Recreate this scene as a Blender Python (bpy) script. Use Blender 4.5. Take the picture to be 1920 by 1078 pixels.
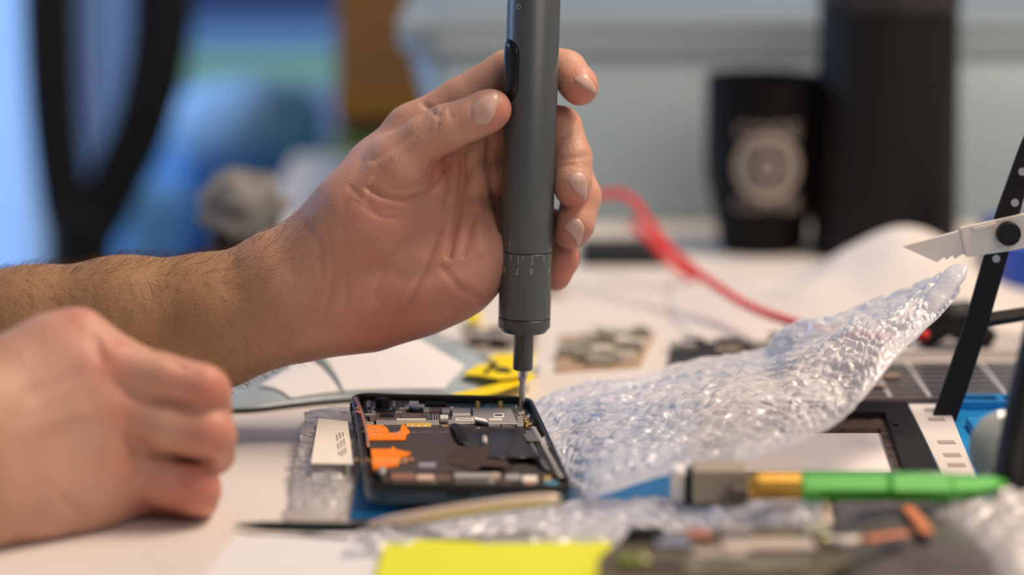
import bpy, bmesh, math, random
import numpy as np
from mathutils import Vector, Matrix, Euler
from mathutils.bvhtree import BVHTree
random.seed(4)
rng = np.random.RandomState(7)
for o in list(bpy.data.objects): bpy.data.objects.remove(o, do_unlink=True)
SC = bpy.context.scene
COL = SC.collection

# ------------------------------------------------------------------ camera, world, lights, exposure
FPX = 5400.0
PITCH = math.atan(939 / FPX)
CH = .257                                   # camera height over the table top (table top is z = 0)
cc, ss = math.cos(PITCH), math.sin(PITCH)
cam = bpy.data.cameras.new('camera')
cam.sensor_width = 36; cam.lens = FPX / 1920 * 36
cam.clip_start = .02; cam.clip_end = 50
cam.dof.use_dof = True; cam.dof.focus_distance = 1.127; cam.dof.aperture_fstop = 3.5; cam.dof.aperture_blades = 0
camo = bpy.data.objects.new('camera', cam); COL.objects.link(camo)
camo.location = (0, 0, CH); camo.rotation_euler = (math.pi / 2 - PITCH, 0, 0)
SC.camera = camo
SC.view_settings.view_transform = 'Standard'
try: SC.view_settings.look = 'None'
except Exception: pass
SC.view_settings.exposure = 0.14; SC.view_settings.gamma = 1.0
w = bpy.data.worlds.new('world'); SC.world = w; w.use_nodes = True
bg = w.node_tree.nodes['Background']; bg.inputs[0].default_value = (.66, .77, 1.0, 1); bg.inputs[1].default_value = .17

def area(name, loc, target, size, power, color, sy=None):
    l = bpy.data.lights.new(name, 'AREA'); l.energy = power; l.color = color; l.size = size
    if name == 'daylight_left': l.spread = math.radians(85)
    if sy: l.shape = 'RECTANGLE'; l.size_y = sy
    o = bpy.data.objects.new(name, l); COL.objects.link(o); o.location = loc
    d = Vector(target) - Vector(loc); o.rotation_euler = d.to_track_quat('-Z', 'Y').to_euler()
    return o
area('ceiling_panel_light', (.62, 1.22, 1.25), (0, 1.1, .05), .6, 22, (1, .80, .63), .45)
area('front_fill_light', (.75, -.2, 1.0), (0, 1.2, .05), 1.0, 6.0, (1, .82, .69), 1.0)  # added fill behind the camera, brightens the front of the screwdriver
area('daylight_left', (-2.6, 2.6, .9), (-.5, 2.9, -.3), 1.4, 21, (.42, .64, 1.0), 1.2)

# ------------------------------------------------------------------ picture to place
def ray(px, py):
    x = (px - 960) / FPX; v = (539 - py) / FPX
    return x, cc + v * ss, -ss + v * cc
def G(px, py, z=0.0):
    x, y, dz = ray(px, py); t = (z - CH) / dz
    return Vector((x * t, y * t, z))
def P(px, py, Y):
    x, y, dz = ray(px, py); t = Y / y
    return Vector((x * t, Y, CH + dz * t))
def pix(v):
    x, y, z = v[0], v[1], v[2] - CH
    d = y * cc - z * ss; u = y * ss + z * cc
    return 960 + FPX * x / d, 539 - FPX * u / d

# ------------------------------------------------------------------ materials
MATS = {}
def mat(name, col, rough=.5, metal=0, spec=.5, noise=0, nscale=100, bump=0, bscale=400, alpha=1, trans=0, coat=0,
        sss=0, sssr=(.004, .0018, .001), emit=None, col2=None, ior=1.45, bdist=.0005, detail=3, anis=0):
    if name in MATS: return MATS[name]
    m = bpy.data.materials.new(name); m.use_nodes = True; MATS[name] = m
    nt = m.node_tree; b = nt.nodes['Principled BSDF']
    b.inputs['Base Color'].default_value = (*col, 1); b.inputs['Roughness'].default_value = rough
    b.inputs['Metallic'].default_value = metal; b.inputs['Specular IOR Level'].default_value = spec
    b.inputs['Alpha'].default_value = alpha; b.inputs['Transmission Weight'].default_value = trans
    b.inputs['Coat Weight'].default_value = coat; b.inputs['IOR'].default_value = ior
    if sss:
        b.inputs['Subsurface Weight'].default_value = sss; b.inputs['Subsurface Radius'].default_value = (1, .45, .25)
        b.inputs['Subsurface Scale'].default_value = sssr[0]
    if emit: b.inputs['Emission Color'].default_value = (*emit[0], 1); b.inputs['Emission Strength'].default_value = emit[1]
    tc = nt.nodes.new('ShaderNodeTexCoord')
    if noise or col2:
        n = nt.nodes.new('ShaderNodeTexNoise'); n.inputs['Scale'].default_value = nscale; n.inputs['Detail'].default_value = detail
        nt.links.new(tc.outputs['Object'], n.inputs['Vector'])
        r = nt.nodes.new('ShaderNodeValToRGB')
        c2 = col2 if col2 else tuple(min(1, c * (1 + noise)) for c in col)
        c1 = col if col2 else tuple(c * (1 - noise) for c in col)
        r.color_ramp.elements[0].position = .35; r.color_ramp.elements[1].position = .65
        r.color_ramp.elements[0].color = (*c1, 1); r.color_ramp.elements[1].color = (*c2, 1)
        nt.links.new(n.outputs['Fac'], r.inputs['Fac']); nt.links.new(r.outputs['Color'], b.inputs['Base Color'])
    if bump:
        n = nt.nodes.new('ShaderNodeTexNoise'); n.inputs['Scale'].default_value = bscale; n.inputs['Detail'].default_value = 4
        nt.links.new(tc.outputs['Object'], n.inputs['Vector'])
        bp = nt.nodes.new('ShaderNodeBump'); bp.inputs['Strength'].default_value = bump; bp.inputs['Distance'].default_value = bdist
        nt.links.new(n.outputs['Fac'], bp.inputs['Height']); nt.links.new(bp.outputs['Normal'], b.inputs['Normal'])
    return m

M_TABLE = mat('white_laminate', (.74, .69, .64), .42, noise=.03, nscale=9, bump=.1, bscale=900)
M_BLACK = mat('black_plastic', (.009, .009, .009), .5, spec=.3, bump=.15, bscale=1500)
M_BLACKM = mat('black_matte_metal', (.012, .0105, .0095), .55, spec=.25, bump=.1, bscale=1200)
M_GUN = mat('gunmetal_anodised', (.115, .128, .128), .36, metal=.45, bump=.25, bscale=6000, bdist=.00005)
M_GUND = mat('gunmetal_anodised_dark', (.095, .098, .096), .36, metal=.45, bump=.25, bscale=6000, bdist=.00005)
M_STEEL = mat('steel', (.5, .46, .44), .28, metal=1)
M_SILVER = mat('shield_steel', (.52, .485, .44), .38, metal=.5, bump=.2, bscale=900)
M_CREAM = mat('cream_plastic', (.78, .71, .62), .45)
M_WHITE = mat('white_plastic', (.82, .80, .78), .4)
M_WLAB = mat('white_label', (.78, .74, .70), .6)
M_BROWN = mat('brown_flex_film', (.15, .095, .075), .4, noise=.3, nscale=600)
M_PCB = mat('dark_circuit_board', (.035, .03, .026), .4, col2=(.22, .19, .15), nscale=900, bump=.5, bscale=1200)
M_GOLD = mat('gold_contact', (.75, .48, .16), .3, metal=.9)
M_COPPER = mat('copper_strip', (.62, .27, .19), .4, metal=.45, noise=.2, nscale=500)
M_ORANGE = mat('orange_flex', (.90, .22, .01), .5, spec=.3, noise=.08, nscale=300)
M_YELLOWK = mat('yellow_tape', (.72, .45, .06), .4)
M_BATT = mat('battery_wrap', (.055, .045, .045), .5, noise=.18, nscale=1500, bump=.2, bscale=900)
M_FILM = mat('black_glossy_film', (.026, .023, .021), .30, noise=.3, nscale=60, bump=.25, bscale=120, bdist=.002)
M_DBLUE = mat('dark_blue_glass', (.004, .035, .062), .3, coat=.3)
M_BLUE = mat('blue_silicone', (.006, .23, .55), .5, noise=.06, nscale=60, bump=.15, bscale=800)
M_BLUE2 = mat('blue_board', (.01, .06, .40), .5)
M_RED = mat('red_cable', (.74, .022, .010), .42)
M_YELLOW = mat('yellow_paper', (.72, .74, .04), .7)
M_YEL2 = mat('yellow_esd_label', (.88, .68, .0), .55)
M_PAPER = mat('white_paper', (.74, .73, .73), .75, bump=.1, bscale=300)
M_GREYP = mat('grey_plastic', (.35, .33, .31), .5)
M_BEIGE = mat('beige_component', (.42, .35, .28), .5, noise=.25, nscale=200)
M_BRASS = mat('brass', (.62, .36, .07), .35, metal=.8)
M_GREEN = mat('green_anodised', (.085, .56, .04), .2, metal=.25, spec=.9, coat=1)
M_CLOTH = mat('white_cloth', (.64, .60, .56), .85, bump=.3, bscale=400)
M_DKBAG = mat('dark_grey_film', (.095, .08, .082), .35, noise=.2, nscale=40, bump=.3, bscale=60, bdist=.004)

# ------------------------------------------------------------------ mesh helpers
class MB:
    def __init__(s): s.v = []; s.f = []
    def add(s, vs, fs):
        n = len(s.v); s.v += [tuple(v) for v in vs]; s.f += [tuple(i + n for i in f) for f in fs]; return s
    def box(s, c, d, rz=0, M=None):
        R = Matrix.Rotation(rz, 3, 'Z'); vs = []
        for k in (-1, 1):
            for j in (-1, 1):
                for i in (-1, 1):
                    q = R @ Vector((i * d[0] / 2, j * d[1] / 2, k * d[2] / 2)) + Vector(c)
                    vs.append(M @ q if M else q)
        return s.add(vs, [(0, 2, 3, 1), (4, 5, 7, 6), (0, 1, 5, 4), (1, 3, 7, 5), (3, 2, 6, 7), (2, 0, 4, 6)])
    def prism(s, pts, lo, hi):
        """pts: 3D or 2D outline; extruded between lo and hi (z) or by vector hi"""
        n = len(pts)
        if isinstance(hi, Vector):
            a = [Vector(p) for p in pts]; b = [p + hi for p in a]
        else:
            a = [Vector((p[0], p[1], lo)) for p in pts]; b = [Vector((p[0], p[1], hi)) for p in pts]
        ar = sum((a[i] - a[0]).cross(a[(i + 1) % n] - a[0]).dot(b[0] - a[0]) for i in range(n))
        if ar < 0: a.reverse(); b.reverse()
        return s.add(a + b, [tuple(range(n - 1, -1, -1)), tuple(range(n, 2 * n))] + [(i, (i + 1) % n, n + (i + 1) % n, n + i) for i in range(n)])
    def lathe(s, prof, c=(0, 0, 0), n=48, sx=1, sy=1, cap=True, M=None):
        vs = []; fs = []
        for r, z in prof:
            for i in range(n):
                a = 2 * math.pi * i / n; q = Vector((c[0] + r * sx * math.cos(a), c[1] + r * sy * math.sin(a), c[2] + z))
                vs.append(M @ q if M else q)
        for k in range(len(prof) - 1):
            for i in range(n):
                j = (i + 1) % n; fs.append((k * n + i, k * n + j, (k + 1) * n + j, (k + 1) * n + i))
        if cap:
            fs.append(tuple(range(n - 1, -1, -1))); fs.append(tuple((len(prof) - 1) * n + i for i in range(n)))
        return s.add(vs, fs)
    def tube(s, pts, rad, n=12, flat=1.0):
        pts = [Vector(p) for p in pts]; vs = []; fs = []; m = len(pts)
        if not hasattr(rad, '__len__'): rad = [rad] * m
        up = None
        for i, p in enumerate(pts):
            t = (pts[min(i + 1, m - 1)] - pts[max(i - 1, 0)]).normalized()
            if up is None: up = Vector((0, 0, 1)) if abs(t.z) < .9 else Vector((0, 1, 0))
            a = t.cross(up).normalized(); b = a.cross(t).normalized(); up = b
            for k in range(n):
                an = 2 * math.pi * k / n; vs.append(p + (a * math.cos(an) + b * flat * math.sin(an)) * rad[i])
        for i in range(m - 1):
            for k in range(n):
                j = (k + 1) % n; fs.append((i * n + k, i * n + j, (i + 1) * n + j, (i + 1) * n + k))
        fs.append(tuple(range(n - 1, -1, -1))); fs.append(tuple((m - 1) * n + k for k in range(n)))
        return s.add(vs, fs)
    def grid(s, fn, nu, nv, wrap=False):
        vs = [fn(i / (nu - 1), j / (nv - 1)) for j in range(nv) for i in range(nu)]
        return s.add(vs, [(j * nu + i, j * nu + i + 1, (j + 1) * nu + i + 1, (j + 1) * nu + i) for j in range(nv - 1) for i in range(nu - 1)])
    def build(s, name, m, parent=None, smooth=False, bevel=0, bseg=2, solid=0, loc=None, sub=0, autos=None):
        me = bpy.data.meshes.new(name); me.from_pydata(s.v, [], s.f); me.update()
        o = bpy.data.objects.new(name, me); COL.objects.link(o)
        if m: me.materials.append(m)
        if parent: o.parent = parent
        if smooth: me.shade_smooth() if hasattr(me, 'shade_smooth') else [setattr(p, 'use_smooth', True) for p in me.polygons]
        if autos: me.set_sharp_from_angle(angle=math.radians(autos))
        if solid:
            q = o.modifiers.new('solid', 'SOLIDIFY'); q.thickness = solid; q.offset = 0
        if bevel:
            q = o.modifiers.new('bevel', 'BEVEL'); q.width = bevel; q.segments = bseg; q.limit_method = 'ANGLE'; q.angle_limit = math.radians(35)
        if sub:
            q = o.modifiers.new('sub', 'SUBSURF'); q.levels = sub; q.render_levels = sub
        return o
def tag(o, label=None, cat=None, group=None, kind=None):
    if label: o['label'] = label
    if cat: o['category'] = cat
    if group: o['group'] = group
    if kind: o['kind'] = kind
    return o
def empty(name, loc, rot=(0, 0, 0)):
    o = bpy.data.objects.new(name, None); COL.objects.link(o); o.location = loc; o.rotation_euler = rot; o.empty_display_size = .01
    return o
def rrect(w, h, r, n=6, cx=0, cy=0):
    pts = []
    for (sx, sy, a0) in ((1, 1, 0), (-1, 1, 90), (-1, -1, 180), (1, -1, 270)):
        for k in range(n + 1):
            a = math.radians(a0 + 90 * k / n)
            pts.append((cx + sx * (w / 2 - r) + r * math.cos(a), cy + sy * (h / 2 - r) + r * math.sin(a)))
    return pts
def ring(mb, outer, inner, z0, z1):
    n = len(outer); vs = []
    for z in (z0, z1):
        vs += [(x, y, z) for x, y in outer]; vs += [(x, y, z) for x, y in inner]
    fs = []
    for i in range(n):
        j = (i + 1) % n
        fs += [(i, j, 2 * n + j, 2 * n + i), (n + j, n + i, 3 * n + i, 3 * n + j), (2 * n + i, 2 * n + j, 3 * n + j, 3 * n + i), (j, i, n + i, n + j)]
    return mb.add(vs, fs)
def cat(pts, n):
    """Catmull-Rom through pts, n samples"""
    pts = [Vector(p) for p in pts]; out = []; m = len(pts) - 1
    for k in range(n):
        t = k / (n - 1) * m; i = min(int(t), m - 1); f = t - i
        p0 = pts[max(i - 1, 0)]; p1 = pts[i]; p2 = pts[i + 1]; p3 = pts[min(i + 2, m)]
        out.append(.5 * ((2 * p1) + (p2 - p0) * f + (2 * p0 - 5 * p1 + 4 * p2 - p3) * f * f + (3 * p1 - p0 - 3 * p2 + p3) * f ** 3))
    return out
def text_mesh(body, size, extrude=.00003):
    cu = bpy.data.curves.new('t', 'FONT'); cu.body = body; cu.size = size; cu.extrude = extrude; cu.align_x = 'CENTER'; cu.align_y = 'CENTER'
    cu.resolution_u = 3
    o = bpy.data.objects.new('t', cu); COL.objects.link(o)
    dg = bpy.context.evaluated_depsgraph_get(); me = o.evaluated_get(dg).to_mesh()
    vs = [v.co.copy() for v in me.vertices]; fs = [tuple(p.vertices) for p in me.polygons]
    o.evaluated_get(dg).to_mesh_clear(); bpy.data.objects.remove(o); bpy.data.curves.remove(cu)
    return vs, fs
_vn = rng.rand(64, 64, 64).astype(np.float32)
def vnoise(x, y, z=0.0):
    """smooth value noise on arrays or scalars, 0..1"""
    x = np.asarray(x, dtype=np.float64); y = np.asarray(y, dtype=np.float64); z = np.asarray(z, dtype=np.float64) + 0 * x
    xi = np.floor(x).astype(int); yi = np.floor(y).astype(int); zi = np.floor(z).astype(int)
    fx = x - xi; fy = y - yi; fz = z - zi
    fx = fx * fx * (3 - 2 * fx); fy = fy * fy * (3 - 2 * fy); fz = fz * fz * (3 - 2 * fz)
    g = lambda a, b, c: _vn[(xi + a) % 64, (yi + b) % 64, (zi + c) % 64]
    return (((g(0, 0, 0) * (1 - fx) + g(1, 0, 0) * fx) * (1 - fy) + (g(0, 1, 0) * (1 - fx) + g(1, 1, 0) * fx) * fy) * (1 - fz) +
            ((g(0, 0, 1) * (1 - fx) + g(1, 0, 1) * fx) * (1 - fy) + (g(0, 1, 1) * (1 - fx) + g(1, 1, 1) * fx) * fy) * fz)

# ------------------------------------------------------------------ the setting
MB().prism([(-1.2, .07), (1.2, .07), (1.2, 2.03), (-.155, 2.03), (-.155, 1.50), (-1.2, 1.50)], -.035, 0).build('table_top', M_TABLE, bevel=.003)
tbl = empty('work_table', (0, 1.05, -.75))
t_ = bpy.data.objects['table_top']; t_.parent = tbl; t_.location = (0, -1.05, .75)
for lx, ly in ((-1.1, -.9), (1.1, -.9), (-1.1, .38), (1.1, .9), (-.1, .9)):
        MB().box((lx, ly, .357), (.05, .05, .713)).build('leg', M_GREYP, tbl, bevel=.004)
tag(tbl, 'long white laminate workbench covered with phone repair parts', 'table')
tag(MB().box((0, 1.9, -.775), (6, 5, .05)).build('floor', mat('floor_vinyl', (.10, .16, .24), .5, noise=.1, nscale=3)), kind='structure')
wb = MB(); Yw = 3.7
wb.box((1.1, Yw, .5), (3.3, .08, 2.5)); wb.box((-2.6, Yw, .5), (.8, .08, 2.5)); wb.box((-1.4, Yw, 1.6), (1.7, .08, .3))
tag(wb.build('wall_back', mat('wall_paint_blue_grey', (.26, .36, .52), .8, noise=.05, nscale=4)), kind='structure')
wf = MB().box((-.585, Yw, .35), (.06, .1, 2.2)).box((-2.17, Yw, .35), (.06, .1, 2.2)).box((-1.4, Yw, 1.42), (1.6, .1, .06)).box((-1.4, Yw, -.72), (1.6, .1, .06))
wo = tag(wf.build('window_1', M_WHITE), kind='structure')
MB().box((-1.4, Yw, .35), (1.55, .006, 2.1)).build('pane', mat('lit_window_glass', (.3, .5, .8), .1, emit=((.36, .54, .82), .48)), wo)
MB().box((-1.38, Yw - .02, .35), (.04, .06, 2.1)).build('mullion', M_WHITE, wo)

# ------------------------------------------------------------------ far background
def pbox(name, x0, y0, x1, y1, Y, depth, m, bevel=.004, zbase=None, parent=None, smooth=False):
    a = P(x0, y0, Y); b = P(x1, y1, Y); zb = b.z if zbase is None else zbase
    return MB().box(((a.x + b.x) / 2, Y + depth / 2, (a.z + zb) / 2), (abs(b.x - a.x), depth, a.z - zb)).build(name, m, parent, bevel=bevel, bseg=3, smooth=smooth)
# trolley of stacked trays
Yt = 2.75
tray = lambda n, x0, y0, x1, y1, c, lab, catg, dy=0: tag(pbox(n, x0, y0, x1, y1, Yt + dy, .3, mat(n + str(y0), c, .5)), lab, catg)
tray('storage_crate', 350, -160, 640, 42, (.05, .11, .30), 'navy plastic crate on top of the blurred stack, behind the black stand', 'crate')
tray('storage_crate', 345, 43, 642, 96, (.20, .46, .90), 'mid blue plastic crate directly under the navy crate in the blurred stack', 'crate')
tray('storage_crate', 340, 97, 640, 165, (.34, .72, .58), 'teal green plastic crate in the middle of the blurred stack', 'crate')
tray('storage_crate', 330, 166, 655, 289, (.28, .45, .88), 'lavender blue plastic crate below the teal one in the blurred stack', 'crate')
o = pbox('cabinet', 300, 294, 690, 700, Yt - .02, .35, mat('blue_cabinet', (.04, .20, .44), .5), zbase=-.75)
tag(o, 'low dark blue cabinet carrying the blurred stack of crates', 'cabinet')
# glossy blue bag in front
bc = P(455, 243, 2.3)
mb = MB(); prof = [(.001, -.045)] + [(.068 * math.cos(a) ** .6, .04 * math.sin(a)) for a in [math.radians(d) for d in range(-80, 86, 10)]] + [(.001, .042)]
mb.lathe(prof, bc, 40, 1, .7)
mb.v = [(x + .008 * (vnoise(x * 25, z * 25, y * 25) - .5), y, z + .014 * (vnoise(x * 30 + 9, z * 30, y * 20) - .5)) for x, y, z in mb.v]
sa = tag(mb.build('blue_bag', mat('glossy_blue_bag', (.32, .60, .98), .35), smooth=True), 'bright blue rounded plastic bag lying before the blurred crates', 'bag')
st = pbox('stool', 402, 334, 640, 700, 2.22, .22, mat('stool_blue', (.02, .14, .30), .5), zbase=-.75)
tag(st, 'dark blue stool under the bright blue plastic bag', 'stool')
tub = pbox('blue_bin', 205, 335, 388, 560, 2.27, .16, mat('light_blue_tub', (.16, .42, .78), .4), bevel=.02, zbase=-.75)
tag(tub, 'tall light blue plastic bin right of the black stand, above the forearm', 'bin')
# black forked stand
YS = 2.15
sd = empty('forked_stand', (P(150, 500, YS).x, YS, -.75))
def stand_tube(name, pts, rad):
    mb = MB(); q = [P(x, y, YS) - sd.location for x, y in pts]; mb.tube(cat(q, 18), [rad[0] + (rad[1] - rad[0]) * i / 17 for i in range(18)], 16, flat=.6); return mb.build(name, M_BLACK, sd, smooth=True)
stand_tube('arm', [(88, -150), (92, 60), (100, 220), (120, 380), (150, 480)], (.0210, .0180))
stand_tube('arm', [(305, -150), (303, 60), (270, 220), (215, 350), (150, 480)], (.0250, .0190))
stand_tube('stem', [(160, 400), (152, 470), (150, 900), (150, 2550)], (.026, .026))
MB().lathe([(.09, 0), (.09, .006), (.07, .012), (.03, .02), (.025, .03)], (0, 0, 0), 40).build('base', M_BLACK, sd, smooth=True, autos=40)
tag(sd, 'tall black forked stand with two curved arms on the far left', 'stand')
# grey fluffy thing with a black foot
YG = 1.475
gb = empty('small_device', (P(440, 440, YG).x, YG, 0))
c = P(455, 385, YG) - gb.location
mb = MB(); mb.lathe([(.0006, -.02)] + [(.0195 * math.cos(a), .0165 * math.sin(a)) for a in [math.radians(d) for d in range(-80, 81, 10)]] + [(.0005, .0168)], c, 32)
mb.v = [tuple(Vector(v) + (Vector(v) - c) * float(.5 * (vnoise(v[0] * 300, v[1] * 300, v[2] * 300) - .3))) for v in mb.v]
mb.build('head', mat('grey_fur', (.17, .165, .155), .9, noise=.5, nscale=60), gb, smooth=True)
MB().tube([Vector((P(425, 440, YG).x - gb.location.x, 0, 0)), P(425, 400, YG) - gb.location], .010, 20).build('stem', M_BLACK, gb, smooth=True)
tag(gb, 'small blurred grey rounded device on a black stem behind the wrist', 'device')
# green box, dark tray, cardboard box
o = pbox('storage_box', 612, 262, 800, 400, 2.06, .2, mat('olive_box', (.22, .30, .10), .6), zbase=-.75)
tag(o, 'tall olive green box at the bottom of the pile behind the hand', 'box')
o = pbox('document_tray', 640, 230, 800, 261, 2.06, .2, M_BLACK); tag(o, 'flat black tray lying on the olive box behind the hand', 'tray')
cb = empty('cardboard_box', (P(754, 229, 2.06).x, 2.16, P(715, 229, 2.06).z))
a = P(628, 229, 2.06); b = P(880, -120, 2.06)
MB().box((0, 0, (b.z - a.z) / 2), (b.x - a.x - .002, .2, b.z - a.z)).build('carton', mat('brown_cardboard', (.20, .10, .03), .8, noise=.06, nscale=30), cb, bevel=.003)
zt = P(700, 165, 2.06).z - a.z
MB().box((0, -.0005, zt / 2), (b.x - a.x, .202, zt - .002)).build('tape_band', mat('mustard_tape', (.23, .115, .008), .6), cb)
tag(cb, 'brown cardboard box with mustard lower band left of the clear storage tub', 'box')

# clear storage tub with things in it
tubm = mat('frosted_clear_plastic', (.42, .53, .59), .35, alpha=.62, spec=.4, bump=.1, bscale=30, bdist=.004)
ct = empty('storage_tub', (.16, 1.80, 0))
Yc = 1.68
def tubpt(px, py): return P(px, py, Yc)
xl0 = P(815, 300, Yc).x; xl1 = P(752, 60, Yc).x; ztop = P(900, 62, Yc).z; zrim = P(900, 98, Yc).z
xr = .42
mb = MB(); o0 = ct.location
lo = rrect(xr - .02 - (xl0 + .012), .26, .03, 6, (xr - .02 + xl0 + .012) / 2, Yc + .15); hi = rrect(xr - xl1 - .004, .29, .03, 6, (xr + xl1 + .004) / 2, Yc + .15)
n = len(lo)
for (z0, z1) in ((0.0015, zrim),):
    vs = [(x - o0.x, y - o0.y, z0) for x, y in lo] + [(x - o0.x, y - o0.y, z1) for x, y in hi]
    mb.add(vs, [(i, (i + 1) % n, n + (i + 1) % n, n + i) for i in range(n)] + [tuple(range(n - 1, -1, -1))])
mb.build('body', tubm, ct, smooth=True, solid=.002, autos=50)
mb = MB(); ring(mb, [(x - o0.x, y - o0.y) for x, y in rrect(xr - xl1 + .004, .297, .03, 6, (xr + xl1) / 2, Yc + .15)], [(x - o0.x, y - o0.y) for x, y in rrect(xr - xl1 - .006, .288, .028, 6, (xr + xl1) / 2, Yc + .15)], zrim - .001, ztop)
mb.build('rim', mat('frosted_rim', (.31, .38, .42), .35, spec=.5), ct, bevel=.002)
mb = MB(); mb.box(((xr + xl1) / 2 - o0.x, Yc + .15 - o0.y, ztop + .004), (xr - xl1 + .005, .299, .008)); mb.box(((xr + xl1) / 2 - o0.x, Yc + .15 - o0.y, ztop + .0095), (xr - xl1 - .04, .26, .004))
mb.build('lid', mat('frosted_rim2', (.28, .35, .39), .4), ct, bevel=.002)
tag(ct, 'large frosted clear storage tub with lid filling the background behind the black mug', 'tub')
def tubitem(name, x0, y0, x1, y1, col, lab, c='box', dy=.02, zb=None):
    o = pbox(name, x0, y0, x1, y1, Yc + dy, .08, mat(name + '_c%d' % x0, col, .6), zbase=zb); tag(o, lab, c, 'things inside the clear tub'); return o
tubitem('parts_box', 860, 225, 1035, 330, (.30, .36, .42), 'grey blue parts box seen through the left of the clear tub', zb=.003)
tubitem('parts_box', 1042, 180, 1300, 330, (.26, .33, .42), 'slate blue parts box seen through the middle of the clear tub', zb=.003)
tubitem('parts_box', 1306, 125, 1560, 330, (.45, .50, .50), 'pale grey parts box inside the clear tub behind the black mug', zb=.003)
tubitem('parts_box', 1780, 230, 1930, 330, (.33, .42, .50), 'grey blue parts box inside the clear tub right of the black canister', zb=.003)
tubitem('folder', 1080, 112, 1230, 180, (.42, .46, .28), 'pale yellow green packet on the slate blue box inside the clear tub', 'packet')
tubitem('folder', 880, 150, 1010, 224, (.25, .31, .38), 'dark blue grey packet on top of the leftmost box inside the clear tub', 'packet')

# black mug with round emblem
Ym = 1.60
mg = empty('mug', (P(1430, 400, Ym).x, Ym, 0))
sc = Ym * 1.0 / FPX * (1 / cc) * 1.0
dm = (Ym * cc + .2 * ss) / FPX
h = P(1430, 139, Ym).z
mb = MB(); R = 109 * dm
mb.lathe([(R * .70, 0), (R * .74, .003), (R * .80, .016), (R * .95, .035), (R, .046), (R, h), (R * .95, h), (R * .95, .05), (R * .7, .006)], (0, 0, 0), 64)
mb.build('cup', mat('black_gloss_ceramic', (.004, .004, .004), .5, spec=.15), mg, smooth=True, autos=50)
EMB = mat('faded_silver_print', (.33, .28, .24), .6)
def wrap(vs, R, ang0, z0, off=.0003):
    out = []
    for v in vs:
        a = ang0 + v[0] / R; r = R + off + v[2]
        out.append((r * math.sin(a), -r * math.cos(a), z0 + v[1]))
    return out
zc = P(1430, 300, Ym).z; a0 = math.radians(-1.0)
mb = MB()
def ringpts(r0, r1, n=48, a=0, b=2 * math.pi):
    vs = []; fs = []
    for i in range(n + 1):
        t = a + (b - a) * i / n
        vs += [(r0 * math.cos(t), r0 * math.sin(t), 0), (r1 * math.cos(t), r1 * math.sin(t), 0)]
    fs = [(2 * i, 2 * i + 1, 2 * i + 3, 2 * i + 2) for i in range(n)]
    return vs, fs
for r0, r1 in ((48, 63), (34, 44), (2, 17)):
    vs, fs = ringpts(r0 * dm, r1 * dm); mb.add(wrap(vs, R, a0, zc), fs)
for k in range(4):
    vs, fs = ringpts(17 * dm, 34 * dm, 6, math.pi / 2 * k - .12, math.pi / 2 * k + .12); mb.add(wrap(vs, R, a0, zc), fs)
mb.build('emblem', EMB, mg)
vs, fs = text_mesh('CODE', 44 * dm); MB().add(wrap(vs, R, a0, zc + 64 * dm), fs).build('lettering', EMB, mg)
vs, fs = text_mesh('COFFEE', 38 * dm); MB().add(wrap(vs, R, a0, zc - 70 * dm), fs).build('lettering', EMB, mg)
tag(mg, 'black mug with a faded round silver emblem standing before the clear tub', 'mug')
# black canister
Yk = 1.55; kc = P(1677, 400, Yk)
kn = empty('canister', (kc.x, Yk + .04, 0)); dk = (Yk + .04) / FPX * 1.02
MB().lathe([(133 * dk, 0), (136 * dk, .004), (136 * dk, .006), (128 * dk, P(1600, 30, Yk).z)], n=64).build('body', mat('black_satin', (.009, .008, .007), .55, spec=.25), kn, smooth=True, autos=40)
zt = P(1600, 25, Yk).z
MB().lathe([(129 * dk, zt), (131 * dk, zt + .002), (131 * dk, zt + .022), (125 * dk, zt + .026)], n=64).build('lid', mat('black_lid', (.02, .017, .018), .35), kn, smooth=True, autos=40)
tag(kn, 'tall wide black cylindrical canister right of the emblem mug', 'canister')
# flat black box and clear bag on it
pb = G(1090, 500); pb2 = G(1250, 500)
o = MB().box(((pb.x + pb2.x) / 2, pb.y + .03, .0035), (pb2.x - pb.x, .06, .007)).build('power_bank', M_BLACK, bevel=.002)
tag(o, 'flat black slab lying on the table between hand and mug', 'power bank')

# white cloth bag heap
def heap(name, base_px, y_edge, m, h, label, catg, depth=.16, seed=0, w=None):
    pass
mb = MB()
def clothfn(u, v):
    x = -.02 + u * .27; y = 1.33 + v * .17
    s = math.sin(math.pi * min(1, max(0, u * 1.0))) ** 1.3 if 0 < u < 1 else 0
    hh = (.012 + .032 * math.exp(-((u - .72) / .27) ** 2))
    z = hh * s * math.sin(math.pi * min(1, v * .98 + .01)) ** .7
    z += .006 * s * math.sin(math.pi * v) * (vnoise(x * 28 + 3, y * 28) - .5) * 2
    return (.082 + u * .19 + .01 * (float(vnoise(v * 3, 2.2)) - .5), y, max(.0002, float(z)))
mb.grid(clothfn, 70, 50)
tag(mb.build('cloth', M_CLOTH, smooth=True, solid=.001), 'crumpled off white cloth heaped on the table in front of the mug and canister', 'cloth')

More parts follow.
